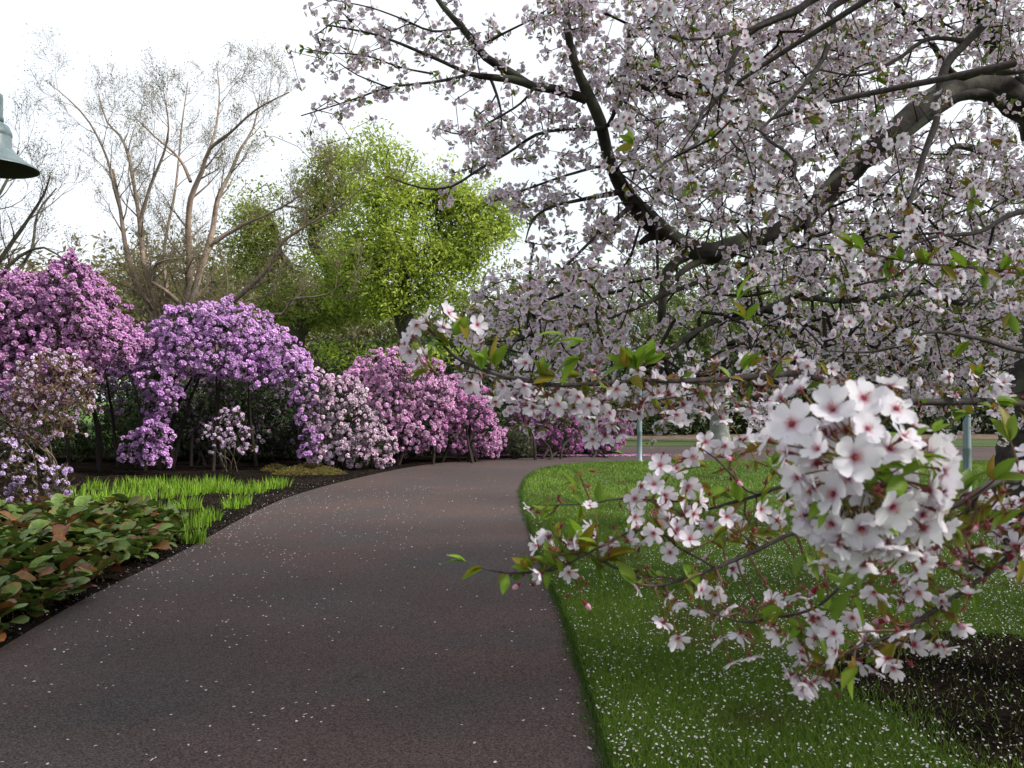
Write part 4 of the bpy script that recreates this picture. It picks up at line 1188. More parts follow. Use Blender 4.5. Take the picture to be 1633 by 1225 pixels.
bush("rhododendron", "deep pink rhododendron with a low arch just past the pink dome", [(715, 635, 34), (742, 640, 28), (760, 655, 26), (705, 670, 34), (712, 700, 22), (775, 690, 24), (785, 710, 16), (750, 668, 28), (768, 712, 16), (735, 712, 12, .4)], 22.2, lin(234, 190, 224), base=(735, 738), stems=6, col2=MAG, dens=55, gaps=.42)
bush("rhododendron", "dark magenta rhododendron showing many leaves near the path bend", [(840, 660, 26), (870, 660, 28), (900, 680, 26), (850, 690, 28), (880, 705, 20), (920, 690, 20), (830, 712, 16), (915, 712, 14)], 24.0, lin(196, 128, 186), (.06, .08, .025), base=(870, 733), stems=5, flower_p=.5, col2=lin(172, 105, 160), leafn=.9)
bush("rhododendron", "smallest pink rhododendron at the far end of the row", [(960, 690, 26), (975, 712, 14), (950, 716, 14), (985, 680, 22), (935, 705, 12)], 25.0, lin(222, 155, 208), (.06, .08, .025), base=(962, 730), stems=3, flower_p=.7, spread=.2, col2=lin(200, 140, 188))
bush("shrub", "small grey green bush without flowers among the far rhododendrons", [(828, 695, 20), (822, 712, 16), (838, 712, 16)], 23.2, lin(110, 120, 80), (.10, .115, .06), base=(828, 733), stems=3, flower_p=0.0, spread=.15, leafn=2.5, dens=90)
bush("rhododendron", "thin coppery leaved rhododendron with pale lilac flowers in front of the violet arch", [(80, 610, 48), (40, 640, 40), (115, 640, 36), (70, 665, 40), (30, 690, 30), (105, 685, 26), (60, 700, 24), (-10, 660, 30), (140, 615, 18)], 14.8, lin(232, 218, 236), (.15, .095, .05), dens=58, base=(90, 770), stems=7, size=.046, flower_p=.65, spread=.22, col2=lin(210, 188, 214), leafn=1.1, stemcol=(.2, .16, .12), back=False, sr=.4)
bush("rhododendron", "lilac flowered rhododendron low at the left edge beside the round leaved border", [(20, 745, 36), (60, 765, 34), (-20, 770, 45), (90, 780, 24), (40, 800, 28), (10, 720, 18), (100, 755, 14), (75, 810, 16)], 11.2, lin(218, 200, 232), (.085, .07, .035), dens=95, base=(40, 838), stems=8, size=.040, flower_p=.8, spread=.3, col2=lin(192, 166, 210), leafn=1.0, stemcol=(.12, .09, .07), back=False, sr=.25)
bush("rhododendron", "little pale lilac shrub standing alone before the dark hollow", [(365, 680, 22), (345, 695, 18), (385, 695, 18), (375, 660, 12), (395, 715, 14), (345, 720, 12), (370, 712, 16), (330, 690, 10)], 17.6, lin(234, 214, 236), (.09, .08, .05), dens=60, base=(368, 753), stems=8, size=.042, spread=.1, col2=lin(215, 190, 220), leafn=.6, stemcol=(.12, .1, .07), back=False, sr=.28)

# ------------------------------------------------------------------ bed planting
A = Acc()
blade3 = lambda: None
cl = [(125, 795, 22), (165, 800, 30), (200, 797, 36), (250, 795, 34), (300, 790, 34), (340, 786, 34), (390, 787, 38), (430, 780, 26), (450, 777, 14), (140, 825, 22), (170, 832, 28), (215, 832, 38), (250, 822, 26), (295, 812, 26), (310, 842, 26), (330, 832, 22), (285, 850, 18), (370, 812, 20), (388, 806, 12), (255, 842, 14), (225, 815, 26), (185, 812, 26), (320, 868, 12), (300, 868, 14), (150, 782, 20), (270, 778, 40), (215, 780, 36), (340, 776, 30)]
for (a, b, r) in cl:
    c = G(a, b); rw = r * c[1] / F
    n = int(30 + rw * rw * 900)
    th = rng.uniform(0, 6.28, n); rr = np.sqrt(rng.random(n)) * rw
    x = c[0] + rr * np.cos(th); y = c[1] + rr * np.sin(th) * .8
    h = rng.uniform(.12, .29, n) * (1 - .3 * (rr / rw) ** 2); w = .008
    an = rng.uniform(0, 3.14, n); dx, dy = np.cos(an) * w, np.sin(an) * w
    lx, ly = rng.normal(size=n) * .035 + np.cos(th) * .03, rng.normal(size=n) * .03
    V = np.zeros((n, 5, 3))
    V[:, 0] = np.stack([x - dx, y - dy, 0 * x], 1); V[:, 1] = np.stack([x + dx, y + dy, 0 * x], 1)
    V[:, 2] = np.stack([x + dx * .8 + lx * .4, y + dy * .8 + ly * .4, h * .6], 1); V[:, 3] = np.stack([x - dx * .8 + lx * .4, y - dy * .8 + ly * .4, h * .6], 1)
    V[:, 4] = np.stack([x + lx, y + ly, h], 1)
    t = rng.random((n, 1))
    C = (np.array((.09, .19, .012)) * (1 - t) + np.array((.22, .36, .03)) * t)[:, None] * np.ones((1, 5, 1))
    o5 = (np.arange(n) * 5)[:, None]
    A.add(V.reshape(-1, 3), C.reshape(-1, 3), o5 + np.array([[3, 2, 4]]), o5 + np.array([[0, 1, 2, 3]]))
tag(A.build("green_shoots", M_blade), "bright green upright shoots in patches on the dark bed soil", None, None, 'stuff')

# broad leaved border plants
def round_leaf(col, col2, cup=.18, seed=0):
    r_ = np.random.default_rng(seed)
    A = Acc()
    nr, na = 4, 14
    V = [(0, .02, 0)]; C = [col2]
    for i in range(1, nr + 1):
        for j in range(na):
            a = j / na * 2 * math.pi - math.pi / 2
            R = i / nr
            rx, ry = .36 * R, .5 * R
            wv = 1 + (.06 * math.sin(a * 5 + seed) if i == nr else 0)
            x = math.cos(a) * rx * wv; y = .5 * R + math.sin(a) * ry * wv - .5 * R + .5 * R
            y = .46 + (math.sin(a) * .5) * R * wv
            z = cup * (abs(x) / .36) ** 2 * .5 - .22 * (y - .3) ** 2 + (.03 * math.sin(a * 4 + seed) * R)
            V.append((x, y, z)); t = R ** 3
            C.append(tuple(np.array(col2) * (1 - t) + np.array(col) * t))
    V[0] = (0, .46, -.02)
    tr = [(0, 1 + j, 1 + (j + 1) % na) for j in range(na)]
    q = []
    for i in range(nr - 1):
        for j in range(na):
            a0 = 1 + i * na; a1 = a0 + na
            q.append((a0 + j, a1 + j, a1 + (j + 1) % na, a0 + (j + 1) % na))
    A.add(V, np.array(C), tr, q)
    return A.tmpl()


g1, g2, b1, r1, o1 = (.075, .13, .020), (.115, .165, .035), (.17, .085, .028), (.14, .02, .015), (.28, .08, .015)
RLF = [round_leaf(g1, g2, seed=1), round_leaf(g2, g1, .3, 2), round_leaf(b1, g1, .2, 3), round_leaf(g1, (.10, .16, .05), .1, 4), round_leaf(b1, b1, .3, 5), round_leaf(r1, b1, .25, 6), round_leaf(o1, b1, .1, 7)]
pr = [.24, .24, .19, .20, .07, .04, .02]
bpoly = [G(*p)[:2] for p in ((-260, 1180), (-120, 1100), (0, 1022), (70, 985), (150, 942), (220, 905), (288, 874), (285, 848), (200, 843), (100, 845), (0, 850), (-260, 880))]
A = Acc(); Sx = Acc()
n = 5200
bp_ = np.array(bpoly)
x = rng.uniform(bp_[:, 0].min(), bp_[:, 0].max(), n); y = rng.uniform(bp_[:, 1].min(), bp_[:, 1].max(), n)
k = poly_mask(bpoly, x, y); x, y = x[k], y[k]; x, y = x[:2100], y[:2100]; n = len(x)
edge = np.clip((LEx(y) - x) / .9, 0, 1)
h = (.05 + rng.uniform(.05, .30, n) * (.05 + .95 * edge))
out_ = unit(np.column_stack([rng.normal(size=n) + .35, rng.normal(size=n) - .5, np.zeros(n)]))
L = unit(out_ + np.column_stack([np.zeros((n, 2)), rng.uniform(-.25, .95, n)]))
N = unit(np.column_stack([-L[:, 0] * L[:, 2], -L[:, 1] * L[:, 2], 1 - L[:, 2] ** 2]) + rng.normal(size=(n, 3)) * .25)
X = unit(np.cross(L, N)); N = np.cross(X, L)
R = np.stack([X, L, N], 2)
pick = rng.choice(7, n, p=pr)
T = np.column_stack([x, y, h + .02])
for j in range(7):
    m = pick == j
    A.inst(RLF[j], R[m], T[m], rng.uniform(.14, .24, m.sum()), rng.uniform(.55, 1.25, (m.sum(), 1)) * np.ones((1, 3)))
for i in range(n):
    tube(Sx, np.array([[x[i] - out_[i, 0] * .05 - .03, y[i] - out_[i, 1] * .05, 0, .003], [x[i] - out_[i, 0] * .03 - .01, y[i] - out_[i, 1] * .03, h[i] * .6, .003], [x[i] + L[i, 0] * .03, y[i] + L[i, 1] * .03, h[i] + .02, .004]]), 4, (.07, .045, .02))
v, c, t, q = Sx.tmpl(); A.add(v, c, t, q)
tag(A.build("border_foliage", M_bigleaf, None, True), "leathery round green and bronze leaves massed at the path's left edge", None, None, 'stuff')

# small ground cover at the far bed edge
A = Acc()
for (a, b, r) in ((470, 757, 30), (520, 757, 26), (440, 752, 20), (495, 750, 30)):
    c = G(a, b); rw = r * c[1] / F; n = 1500
    th = rng.uniform(0, 6.28, n); rr = np.sqrt(rng.random(n)) * rw
    T = np.column_stack([c[0] + rr * np.cos(th) * 1.2, c[1] + rr * np.sin(th), .02 + rng.random(n) * .16 * (1 - (rr / rw) ** 2)])
    col = np.where(rng.random((n, 1)) < .6, np.array([[.13, .16, .03]]), np.array([[.20, .09, .035]])) * rng.uniform(.6, 1.3, (n, 1))
    A.inst(RL, rots(rvec(n)), T, rng.uniform(.03, .06, n), col)
tag(A.build("low_groundcover", M_leaf), "low reddish green groundcover at the bed edge below the pale shrub", None, None, 'stuff')

# ------------------------------------------------------------------ trees behind
def branching(p, d, L, r, lvl, out_l, tips, upw=.15, maxl=4, kids=(4, 3, 3, 2), wig=.22, shrink=.55, ang=.75, rr=.5):
    n = max(4, int(L / .35))
    P = [[*p, r]]
    dd = np.array(d, float)
    nodes = []
    for i in range(1, n + 1):
        dd = unit(dd + rng.normal(size=3) * wig * .6 + (0, 0, upw * .3))
        p = p + dd * (L / n)
        P.append([*p, max(r * (1 - .75 * i / n), .004)])
        nodes.append((p.copy(), dd.copy(), r * (1 - .75 * i / n)))
    out_l.append((np.array(P), lvl))
    if lvl >= maxl:
        tips.append(p); tips.append(nodes[len(nodes) // 2][0])
        return
    for k in range(kids[min(lvl, len(kids) - 1)]):
        i = int(len(nodes) * (.25 + .75 * (k + rng.random()) / kids[min(lvl, len(kids) - 1)]))
        i = min(i, len(nodes) - 1)
        q, qd, qr = nodes[i]
        side = unit(np.cross(qd, rng.normal(size=3)))
        nd = unit(qd + side * ang * rng.uniform(.6, 1.2) + (0, 0, upw))
        branching(q, nd, L * shrink * rng.uniform(.7, 1.15), max(qr * rr + .002, .004), lvl + 1, out_l, tips, upw, maxl, kids, wig, shrink, ang, rr)


def bare_tree(name, label, base, stems, dist, bark, twigc, budc, maxl=3, kids=(5, 4, 3), L0=2.6, step_k=.85, budn=2, budsize=.055, group=None, thick=1.0):
    root = thing(name, base, label, "tree", group)
    allp, tips = [], []
    S = Acc(); Tw = Acc(); Bu = Acc()
    for st in stems:
        P = smooth_line([[*W(a, b, d), t * d / F / 2 * thick] for a, b, d, t in st], .35)
        P0 = P[0, :3]
        first = st[0]
        if first[1] > 460:   # carry the stem down to the ground
            P = np.vstack([smooth_line([[*(base + (rng.normal() * .15, rng.normal() * .1, -.05)), P[0, 3] * 1.3], [*((P0 + base) / 2 + (0, 0, .1)), P[0, 3] * 1.15], [*P0, P[0, 3]]], .35)[:-1], P])
        A = Acc(); tube(A, P, 8, (1, 1, 1), .06); A.build("stem", bark, root, True)
        Ls = np.r_[0, np.cumsum(np.linalg.norm(np.diff(P[:, :3], axis=0), axis=1))]
        s = Ls[-1] * .28
        while s < Ls[-1]:
            i = min(int(np.searchsorted(Ls, s)), len(P) - 2)
            s += step_k * rng.uniform(.6, 1.3)
            dd = unit(P[i + 1, :3] - P[i, :3])
            side = unit(np.cross(dd, rng.normal(size=3)))
            f = 1 - .45 * (Ls[i] / Ls[-1])
            branching(P[i, :3], unit(dd * .7 + side * .8 + (0, 0, .25)), L0 * f * rng.uniform(.6, 1.15), max(P[i, 3] * .45, .008), 1, allp, tips, .2, maxl, kids)
        tips.append(P[-1, :3])
    for P, l in allp: tube(Tw, P, 5 if l < 2 else 3, twigc)
    tips = np.array(tips)
    n = len(tips) * budn
    T = np.repeat(tips, budn, 0) + rng.normal(size=(n, 3)) * .12
    Bu.inst(LFs, rots(rvec(n)), T, rng.uniform(.6, 1.3, n) * budsize, np.asarray(budc) / np.array((.15, .23, .03)) * rng.uniform(.7, 1.2, (n, 1)))
    Tw.build("twigs", M_twig, root)['kind'] = 'stuff'
    Bu.build("young_leaves", M_leaf, root)['kind'] = 'stuff'
    return root


D = 27.0
def s_(pts, t0, t1, d0=D, dd=0.0):
    n = len(pts)
    return [(a, b, d0 + dd * i / (n - 1), t0 + (t1 - t0) * i / (n - 1)) for i, (a, b) in enumerate(pts)]


stemsM = [s_([(243, 500), (212, 433), (200, 392), (192, 335), (180, 270)], 14, 5),
          s_([(192, 335), (182, 300), (171, 253), (143, 196), (110, 159), (73, 129)], 7, 1.5, dd=-1),
          s_([(253, 492), (231, 429), (224, 367), (216, 310), (204, 245), (190, 215), (171, 195), (157, 150)], 12, 2, dd=1.5),
          s_([(224, 350), (241, 294), (261, 245), (269, 204), (262, 150)], 8, 2, dd=-1),
          s_([(296, 480), (302, 429), (300, 367), (304, 318), (322, 273), (335, 237), (367, 212), (408, 175), (461, 147)], 16, 2, dd=-2),
          s_([(304, 290), (286, 253), (245, 216), (212, 184)], 7, 2, dd=1),
          s_([(335, 237), (345, 200), (350, 150), (345, 100)], 6, 1.5, dd=1),
          s_([(305, 480), (327, 408), (339, 367), (347, 318), (367, 277), (384, 237), (404, 204), (415, 150)], 15, 2, dd=1.5),
          s_([(367, 484), (408, 449), (433, 420), (449, 388), (490, 359), (540, 330), (590, 290)], 12, 2, 26.4, -2),
          s_([(286, 482), (261, 461), (241, 449), (249, 420), (286, 412), (320, 410)], 8, 2, 26.6, -1),
          s_([(335, 392), (388, 359), (433, 339), (480, 310), (520, 260)], 7, 2, dd=-2),
          s_([(363, 490), (375, 494), (450, 501), (464, 478), (520, 470), (560, 440)], 8, 2, 26.2, -2),
          s_([(268, 480), (262, 400), (280, 300), (290, 200), (300, 130)], 8, 1.5, dd=2)]
bM = G(290, 719)
bM = np.array([W(290, 600, 27)[0], 27.0, 0])
bare_tree("bare_tree", "tall many stemmed tree with pinkish bark and tiny opening leaves behind the violet arch", bM, stemsM, D, M_bare, (.13, .10, .075), (.16, .15, .055), 4, (4, 4, 4, 3), 1.75, .6, 2, thick=.8)
stemsL = [s_([(-30, 520), (-20, 450), (10, 400), (45, 350), (70, 310), (80, 280)], 11, 2, 24, -1), s_([(-20, 460), (30, 410), (70, 395), (110, 420)], 7, 2, 24),
          s_([(-60, 500), (-50, 400), (-20, 340), (10, 290), (30, 240)], 10, 2, 24, 1), s_([(-20, 480), (20, 440), (50, 400), (60, 340), (90, 300)], 8, 2, 24, 1), s_([(-60, 520), (-110, 420), (-120, 330), (-100, 250)], 9, 2, 24)]
bare_tree("bare_tree", "smaller bare tree behind the leftmost rhododendron under the street lamp", np.array([W(-40, 600, 24)[0], 24.0, 0]), stemsL, 24, M_bark, (.07, .06, .05), (.12, .11, .04), 4, (4, 3, 3, 3), 2.1, .6, 2)


def leafy_tree(name, label, base, trunk, ells, nclump, nleaf, leafsize, cols, bark, seg=.6, clr=.45, group=None, r0=.008, gaps=0.0, cat="tree"):
    """ells: crown lobes (centre, radii) in metres; leaves in clumps through their volume"""
    root = thing(name, base, label, cat, group)
    base = np.asarray(base, float)
    T = smooth_line(trunk, .35)
    A = Acc(); tube(A, T, 12, (1, 1, 1), .05); A.build("trunk", bark, root, True)
    vol = np.array([np.prod(e[1]) for e in ells]); vol = vol / vol.sum()
    P = []
    for e, f in zip(ells, vol):
        n = int(nclump * f) + 3
        v = rvec(n) * (rng.random((n, 1)) ** .45)
        P.append(np.asarray(e[0]) + v * np.asarray(e[1]) * (1 + .18 * np.sin(v[:, :1] * 7 + v[:, 2:] * 5)))
    P = np.vstack(P)
    if gaps: P = P[vnoise(P[:, 0] + P[:, 1] * .6, P[:, 2], .55, 6) > gaps]
    Tw = Acc()
    for l in colonize(T[len(T) // 3:], P, seg, r0, .48, .35, .08, .16): tube(Tw, l, 4, (.06, .05, .035))
    Tw.build("branches", M_twig, root)['kind'] = 'stuff'
    n = len(P) * nleaf
    Q = np.repeat(P, nleaf, 0) + rng.normal(size=(n, 3)) * clr * (1, 1, .6)
    t = np.clip(np.repeat(rng.random(len(P)), nleaf)[:, None] * .7 + rng.random((n, 1)) * .4, 0, 1)
    C = (np.asarray(cols[0]) * (1 - t) + np.asarray(cols[1]) * t) / np.array((.15, .23, .03))
    L = Acc()
    L.inst(LFs, rots(unit(rng.normal(size=(n, 3)) * .8 + (0, -.1, .7))), Q, rng.uniform(.7, 1.3, n) * leafsize, C)
    L.build("foliage", M_leaf, root)['kind'] = 'stuff'
    return root


def ell(px, py, d, rx, ry, rz=None):
    return (W(px, py, d), (rx * d / F, (rz or rx) * d / F, ry * d / F))


d = 34.0
b = np.array([W(655, 600, d)[0], d, 0])
leafy_tree("broadleaf_tree", "bright fresh green tree rising behind the pink rhododendrons", b,
           [[*b, .5], [*W(655, 560, d), .42], [*W(640, 480, d), .34], [*W(650, 400, d), .25], [*W(665, 320, d), .12]],
           [ell(650, 400, d, 130, 120), ell(755, 400, d, 82, 100), ell(640, 290, d, 80, 70), ell(710, 330, d, 90, 60), ell(560, 420, d, 80, 90), ell(790, 470, d, 45, 70), ell(680, 530, d, 130, 60), ell(570, 545, d, 70, 50), ell(740, 545, d, 80, 45), ell(590, 240, d, 45, 42), ell(800, 400, d, 42, 70), ell(790, 350, d, 45, 45), ell(812, 430, d, 34, 60)],
           3000, 17, .19, ((.16, .25, .025), (.40, .48, .06)), M_bark, .7, .30, gaps=.42)
d = 38.0
b = np.array([W(490, 600, d)[0], d, 0])
leafy_tree("broadleaf_tree", "looser olive green tree between the bare tree and the bright green one", b,
           [[*b, .5], [*W(470, 550, d), .45], [*W(485, 515, d), .4], [*W(530, 440, d), .32], [*W(500, 390, d), .22], [*W(505, 330, d), .12]],
           [ell(480, 330, d, 90, 90), ell(520, 250, d, 70, 45), ell(430, 420, d, 70, 90), ell(560, 300, d, 60, 60), ell(470, 500, d, 100, 60), ell(560, 500, d, 80, 70), ell(450, 260, d, 55, 45), ell(400, 370, d, 50, 70), ell(400, 490, d, 50, 60)],
           2500, 16, .18, ((.14, .19, .035), (.31, .34, .07)), M_bark, .7, .34, gaps=.42)

# distant trees closing the view: brown just-budding ones on the left, green ones on the right
def backtree(label, x, d, h, w, cols, n=300, nl=22, ls=.28, seedgap=.2, group="trees beyond the garden"):
    b = np.array([x, d, 0.0])
    return leafy_tree("distant_tree", label, b, [[x, d, -.05, .35], [x + .2, d, h * .3, .28], [x, d, h * .6, .18], [x, d, h * .85, .06]],
                      [((x, d, h * .62), (w * .5, w * .5, h * .36)), ((x - w * .2, d, h * .5), (w * .36, w * .36, h * .3)), ((x + w * .22, d, h * .52), (w * .36, w * .36, h * .3)), ((x, d, h * .3), (w * .5, w * .45, h * .22))],
                      n, nl, ls, cols, M_bark, 1.0, .6, group, .01, seedgap)


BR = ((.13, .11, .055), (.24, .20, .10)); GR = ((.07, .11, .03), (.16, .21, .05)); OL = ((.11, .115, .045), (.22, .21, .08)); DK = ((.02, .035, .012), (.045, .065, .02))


def scr(px, top, d):
    w = W(px, top, d)
    return w[0], w[2]


specs = [(-60, 430, 46, 10, BR, "brown budding tree low behind the left edge of the garden", .15), (90, 400, 50, 10, BR, "brown budding tree behind the gap left of the pink barked tree", .15), (215, 385, 52, 11, BR, "brown budding tree seen through the pink barked stems", .2), (340, 375, 48, 10, OL, "olive tree low behind the pink barked tree", .15), (450, 420, 54, 11, BR, "brownish tree behind the olive green tree", .1), (590, 440, 58, 12, OL, "olive tree hidden behind the bright green tree", .1),
         (740, 470, 56, 11, GR, "green tree behind the right half of the bright green tree", .1), (870, 430, 52, 9, OL, "pale olive tree above the path bend", .25), (960, 445, 56, 10, GR, "green tree right of the path bend beyond the cherry blossoms", .15), (1070, 440, 50, 10, GR, "green tree behind the lamp post beyond the cherry", .15), (1190, 455, 54, 10, OL, "olive tree beyond the cross path behind the cherry limbs", .15), (1310, 440, 50, 10, GR, "green tree directly behind the big flower ball", .15), (1440, 430, 54, 11, GR, "green tree behind the blossoms left of the old trunk", .15), (1570, 420, 50, 11, OL, "olive tree behind the old cherry trunk", .15), (1720, 400, 50, 12, GR, "green tree beyond the right end of the lawn", .15)]
for px, top, dd, w, cols, lab, gp in specs:
    x, h = scr(px, top, dd)
    backtree(lab, x, dd, h * 1.04, w * 1.1, cols, 420, 26, .36, gp)
# grey trunk across the cross path
tx, ty = G(1147, 706)[:2]
leafy_tree("broadleaf_tree", "tree with a plain grey trunk standing across the cross path", (tx, ty, 0),
           [[tx, ty, -.05, .48], [tx, ty, .4, .36], [tx + .05, ty, 2.2, .32], [tx, ty, 4.5, .26], [tx, ty, 7, .12]],
           [((tx, ty, 6.0), (3.2, 3.2, 2.6)), ((tx - 1.5, ty, 5), (2, 2, 1.5)), ((tx + 1.6, ty, 5.4), (2.2, 2.2, 1.8))], 260, 18, .2, ((.07, .12, .02), (.15, .2, .03)), M_greybark, .7, .5, gaps=.25)
# evergreen shrubs behind the litter bank
ESP = [(1010, 39.5, 6, 3.4, "dark evergreen shrub at the left end of the far hedge row"), (1085, 40.5, 5.5, 3.9, "dark evergreen shrub between the lamp post and the grey trunk"), (1165, 41.2, 5.5, 3.6, "dark evergreen shrub right behind the grey trunk"), (1245, 40.5, 5.5, 4.1, "dark evergreen shrub behind the left side of the flower ball"), (1330, 41, 6, 3.8, "dark evergreen shrub hidden behind the flower ball"), (1430, 40.5, 6, 4.2, "dark evergreen shrub behind the blossoms left of the slim lamp post"), (1530, 41, 6, 4.0, "dark evergreen shrub behind the slim lamp post"), (1630, 40.5, 6, 4.3, "dark evergreen shrub behind the old cherry trunk"), (1740, 40.5, 6, 4.0, "dark evergreen shrub past the right edge of the far hedge row"), (900, 42, 6.5, 3.8, "dark evergreen shrub behind the magenta rhododendron"), (790, 43, 6.5, 4.2, "dark evergreen shrub behind the deep pink rhododendron"),
       (670, 44, 7, 4.6, "tall dark evergreen shrub behind the full pink rhododendron dome"), (550, 45, 7, 4.8, "tall dark evergreen shrub under the olive green tree"), (430, 45, 7, 4.8, "tall dark evergreen shrub behind the right shoulder of the violet arch"), (310, 46, 7, 5.0, "tall dark evergreen shrub behind the crown of the violet arch")]
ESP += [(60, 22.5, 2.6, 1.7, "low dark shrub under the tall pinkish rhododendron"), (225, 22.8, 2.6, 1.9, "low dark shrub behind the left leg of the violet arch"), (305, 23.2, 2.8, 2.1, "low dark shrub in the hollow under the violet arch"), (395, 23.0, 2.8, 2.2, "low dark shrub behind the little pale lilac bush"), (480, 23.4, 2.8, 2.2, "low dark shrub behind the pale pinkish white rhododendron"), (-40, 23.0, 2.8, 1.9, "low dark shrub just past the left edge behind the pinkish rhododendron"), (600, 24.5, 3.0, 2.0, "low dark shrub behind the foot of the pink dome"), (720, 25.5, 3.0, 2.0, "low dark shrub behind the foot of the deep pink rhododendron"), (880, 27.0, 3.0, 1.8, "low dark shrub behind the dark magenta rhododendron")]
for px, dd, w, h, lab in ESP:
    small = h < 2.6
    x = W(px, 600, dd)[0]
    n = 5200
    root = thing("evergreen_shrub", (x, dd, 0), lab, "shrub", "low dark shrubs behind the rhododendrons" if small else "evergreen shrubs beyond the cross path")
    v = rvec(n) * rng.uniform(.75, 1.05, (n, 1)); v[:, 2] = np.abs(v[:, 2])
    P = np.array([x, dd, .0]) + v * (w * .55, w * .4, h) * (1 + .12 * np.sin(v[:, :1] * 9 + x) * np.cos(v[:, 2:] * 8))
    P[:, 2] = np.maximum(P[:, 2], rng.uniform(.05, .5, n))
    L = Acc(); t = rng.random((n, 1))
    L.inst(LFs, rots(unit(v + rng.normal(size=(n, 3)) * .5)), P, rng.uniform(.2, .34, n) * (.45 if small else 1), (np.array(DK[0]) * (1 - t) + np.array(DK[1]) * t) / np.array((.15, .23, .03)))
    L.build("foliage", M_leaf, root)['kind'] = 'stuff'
    S = Acc()
    for k in range(7):
        a = rng.uniform(0, 6.28)
        tube(S, smooth_line([[x + rng.normal() * .2, dd + rng.normal() * .2, -.02, .09], [x + math.cos(a) * w * .2, dd + math.sin(a) * w * .12, h * .4, .06], [x + math.cos(a) * w * .4, dd + math.sin(a) * w * .28, h * .75, .02]], .4), 6, (.04, .03, .022))
    S.build("stems", M_twig, root)
# small white blossoming bush across the lawn
x, y0 = W(1222, 690, 13.0)[0], 13.0
root = thing("cherry_sapling", (x + .35, y0 + .1, 0), "low white flowering cherry bush on the lawn behind the flower ball", "tree")
n = 170
P = W(1235, 668, y0) + rvec(n) * rng.random((n, 1)) ** .4 * (.42, .4, .30)
A = Acc(); tube(A, smooth_line([[x + .35, y0 + .1, -.02, .03], [x + .3, y0, .6, .022], [x + .22, y0, 1.2, .012]], .1), 6, (1, 1, 1)); 
A.build("trunk", M_cherry, root)
A2 = Acc()
for l in colonize([[x + .3, y0, .6], [x + .26, y0, .9], [x + .22, y0, 1.2]], P, .15, .002, .4, .3, .05, .01): tube(A2, l, 3, (.05, .04, .035))
A2.build("twigs", M_twig, root)['kind'] = 'stuff'
A = Acc(); put_clusters(A, P, 0, .05, 1.1); A.build("blossoms", M_petal, root)['kind'] = 'stuff'

# ------------------------------------------------------------------ lamps
M_paint, t_, b_, o_ = mat_new("grey_green_paint")
nn = t_.nodes.new("ShaderNodeTexNoise"); nn.inputs['Scale'].default_value = 14; nn.inputs['Detail'].default_value = 5
rp = t_.nodes.new("ShaderNodeValToRGB")
rp.color_ramp.elements[0].position = .3; rp.color_ramp.elements[0].color = (.10, .14, .15, 1)
rp.color_ramp.elements[1].position = .7; rp.color_ramp.elements[1].color = (.145, .195, .21, 1)
t_.links.new(nn.outputs['Fac'], rp.inputs[0]); t_.links.new(rp.outputs[0], b_.inputs['Base Color'])
b_.inputs['Roughness'].default_value = .45
M_dark, t_, b_, o_ = mat_new("dark_lamp_inside")
b_.inputs['Base Color'].default_value = (.05, .05, .04, 1); b_.inputs['Roughness'].default_value = .6
M_glass, t_, b_, o_ = mat_new("frosted_bulb")
b_.inputs['Base Color'].default_value = (.35, .35, .32, 1); b_.inputs['Roughness'].default_value = .3


def lathe(prof, seg=40, centre=(0, 0, 0)):
    A = Acc()
    a = np.arange(seg) / seg * 2 * math.pi
    V = np.vstack([np.stack([np.cos(a) * r, np.sin(a) * r, np.full(seg, z)], 1) for r, z in prof]) + centre
    q = []
    i = np.arange(len(prof) - 1)[:, None] * seg; j = np.arange(seg)[None]; k = (j + 1) % seg
    A.add(V, (1, 1, 1), None, np.stack([i + j, i + k, i + seg + k, i + seg + j], -1).reshape(-1, 4))
    return A


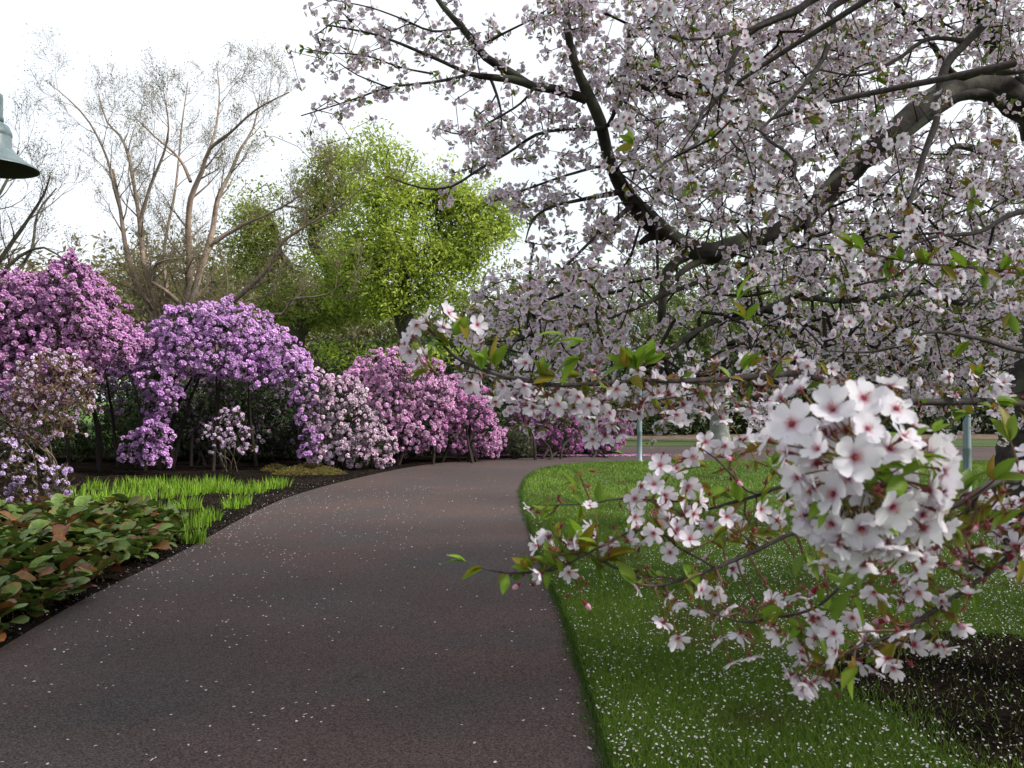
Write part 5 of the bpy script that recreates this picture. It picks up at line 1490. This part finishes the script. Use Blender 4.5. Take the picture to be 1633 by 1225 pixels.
def street_lamp():
    """post at the origin, swan neck reaching 0.36 m to local +X, shade rim at 2.85 m"""
    o = thing("street_lamp", (0, 0, 0), "", "street lamp")
    lathe([(0.0, 0), (.105, 0), (.105, .04), (.064, .07), (.063, .75), (.067, .76), (.067, .80), (.061, .82), (.055, 2.9), (.062, 2.91), (.062, 2.95), (.045, 2.97), (.03, 3.0), (0, 3.0)], 28).build("post", M_paint, o, True)
    A = Acc()
    R = .18
    P = [[0, 0, 2.96, .028], [0, 0, 3.12, .028]] + [[R - R * math.cos(t), 0, 3.12 + .15 + R * math.sin(t), .028] for t in np.linspace(0, math.pi, 12)] + [[2 * R, 0, 3.16, .028], [2 * R, 0, 3.12, .028]]
    tube(A, smooth_line(P, .02), 16, (1, 1, 1)); A.build("swan_neck", M_paint, o, True)
    c = (2 * R, 0, 0)
    lathe([(0, 3.26), (.054, 3.26), (.056, 3.24), (.056, 3.14), (.060, 3.13), (.060, 3.11), (.05, 3.105)], 32, c).build("collar", M_paint, o, True)
    s = lathe([(.02, 3.11), (.055, 3.105), (.085, 3.085), (.102, 3.05), (.104, 3.03), (.100, 3.025), (.102, 3.02), (.102, 2.965), (.125, 2.935), (.155, 2.905), (.200, 2.875), (.242, 2.850), (.243, 2.842)], 44, c).build("shade", M_paint, o, True)
    i_ = lathe([(.240, 2.844), (.198, 2.868), (.150, 2.898), (.098, 2.93), (.095, 3.0), (.0, 3.01)], 44, c).build("inner_shade", M_dark, s, True)
    lathe([(0, 2.86), (.03, 2.865), (.045, 2.89), (.04, 2.93), (.02, 2.99)], 20, c).build("bulb", M_glass, s, True)
    return o


lp = street_lamp()
axis = W(-14, 250, 4.9)
lp['label'] = "grey green swan neck lamp whose bell shade hangs into the upper left corner"
lp['group'] = "swan neck street lamps"
l2 = copy_tree(lp); l3 = copy_tree(lp)
lp.location = (axis[0] - .36, 4.9, 0.05)
g = G(1020, 738)
l2.location = (g[0], g[1], 0); l2.rotation_euler = (0, 0, math.pi)
l2['label'] = "slim grey lamp post at the lawn edge by the cross path, beyond the white blossoms"
x3 = W(1541, 600, 14.0)[0]
l3.location = (x3, 14.0, .028); l3.rotation_euler = (0, 0, -.6)
l3['label'] = "pale blue grey lamp post half hidden in blossoms just left of the old trunk"
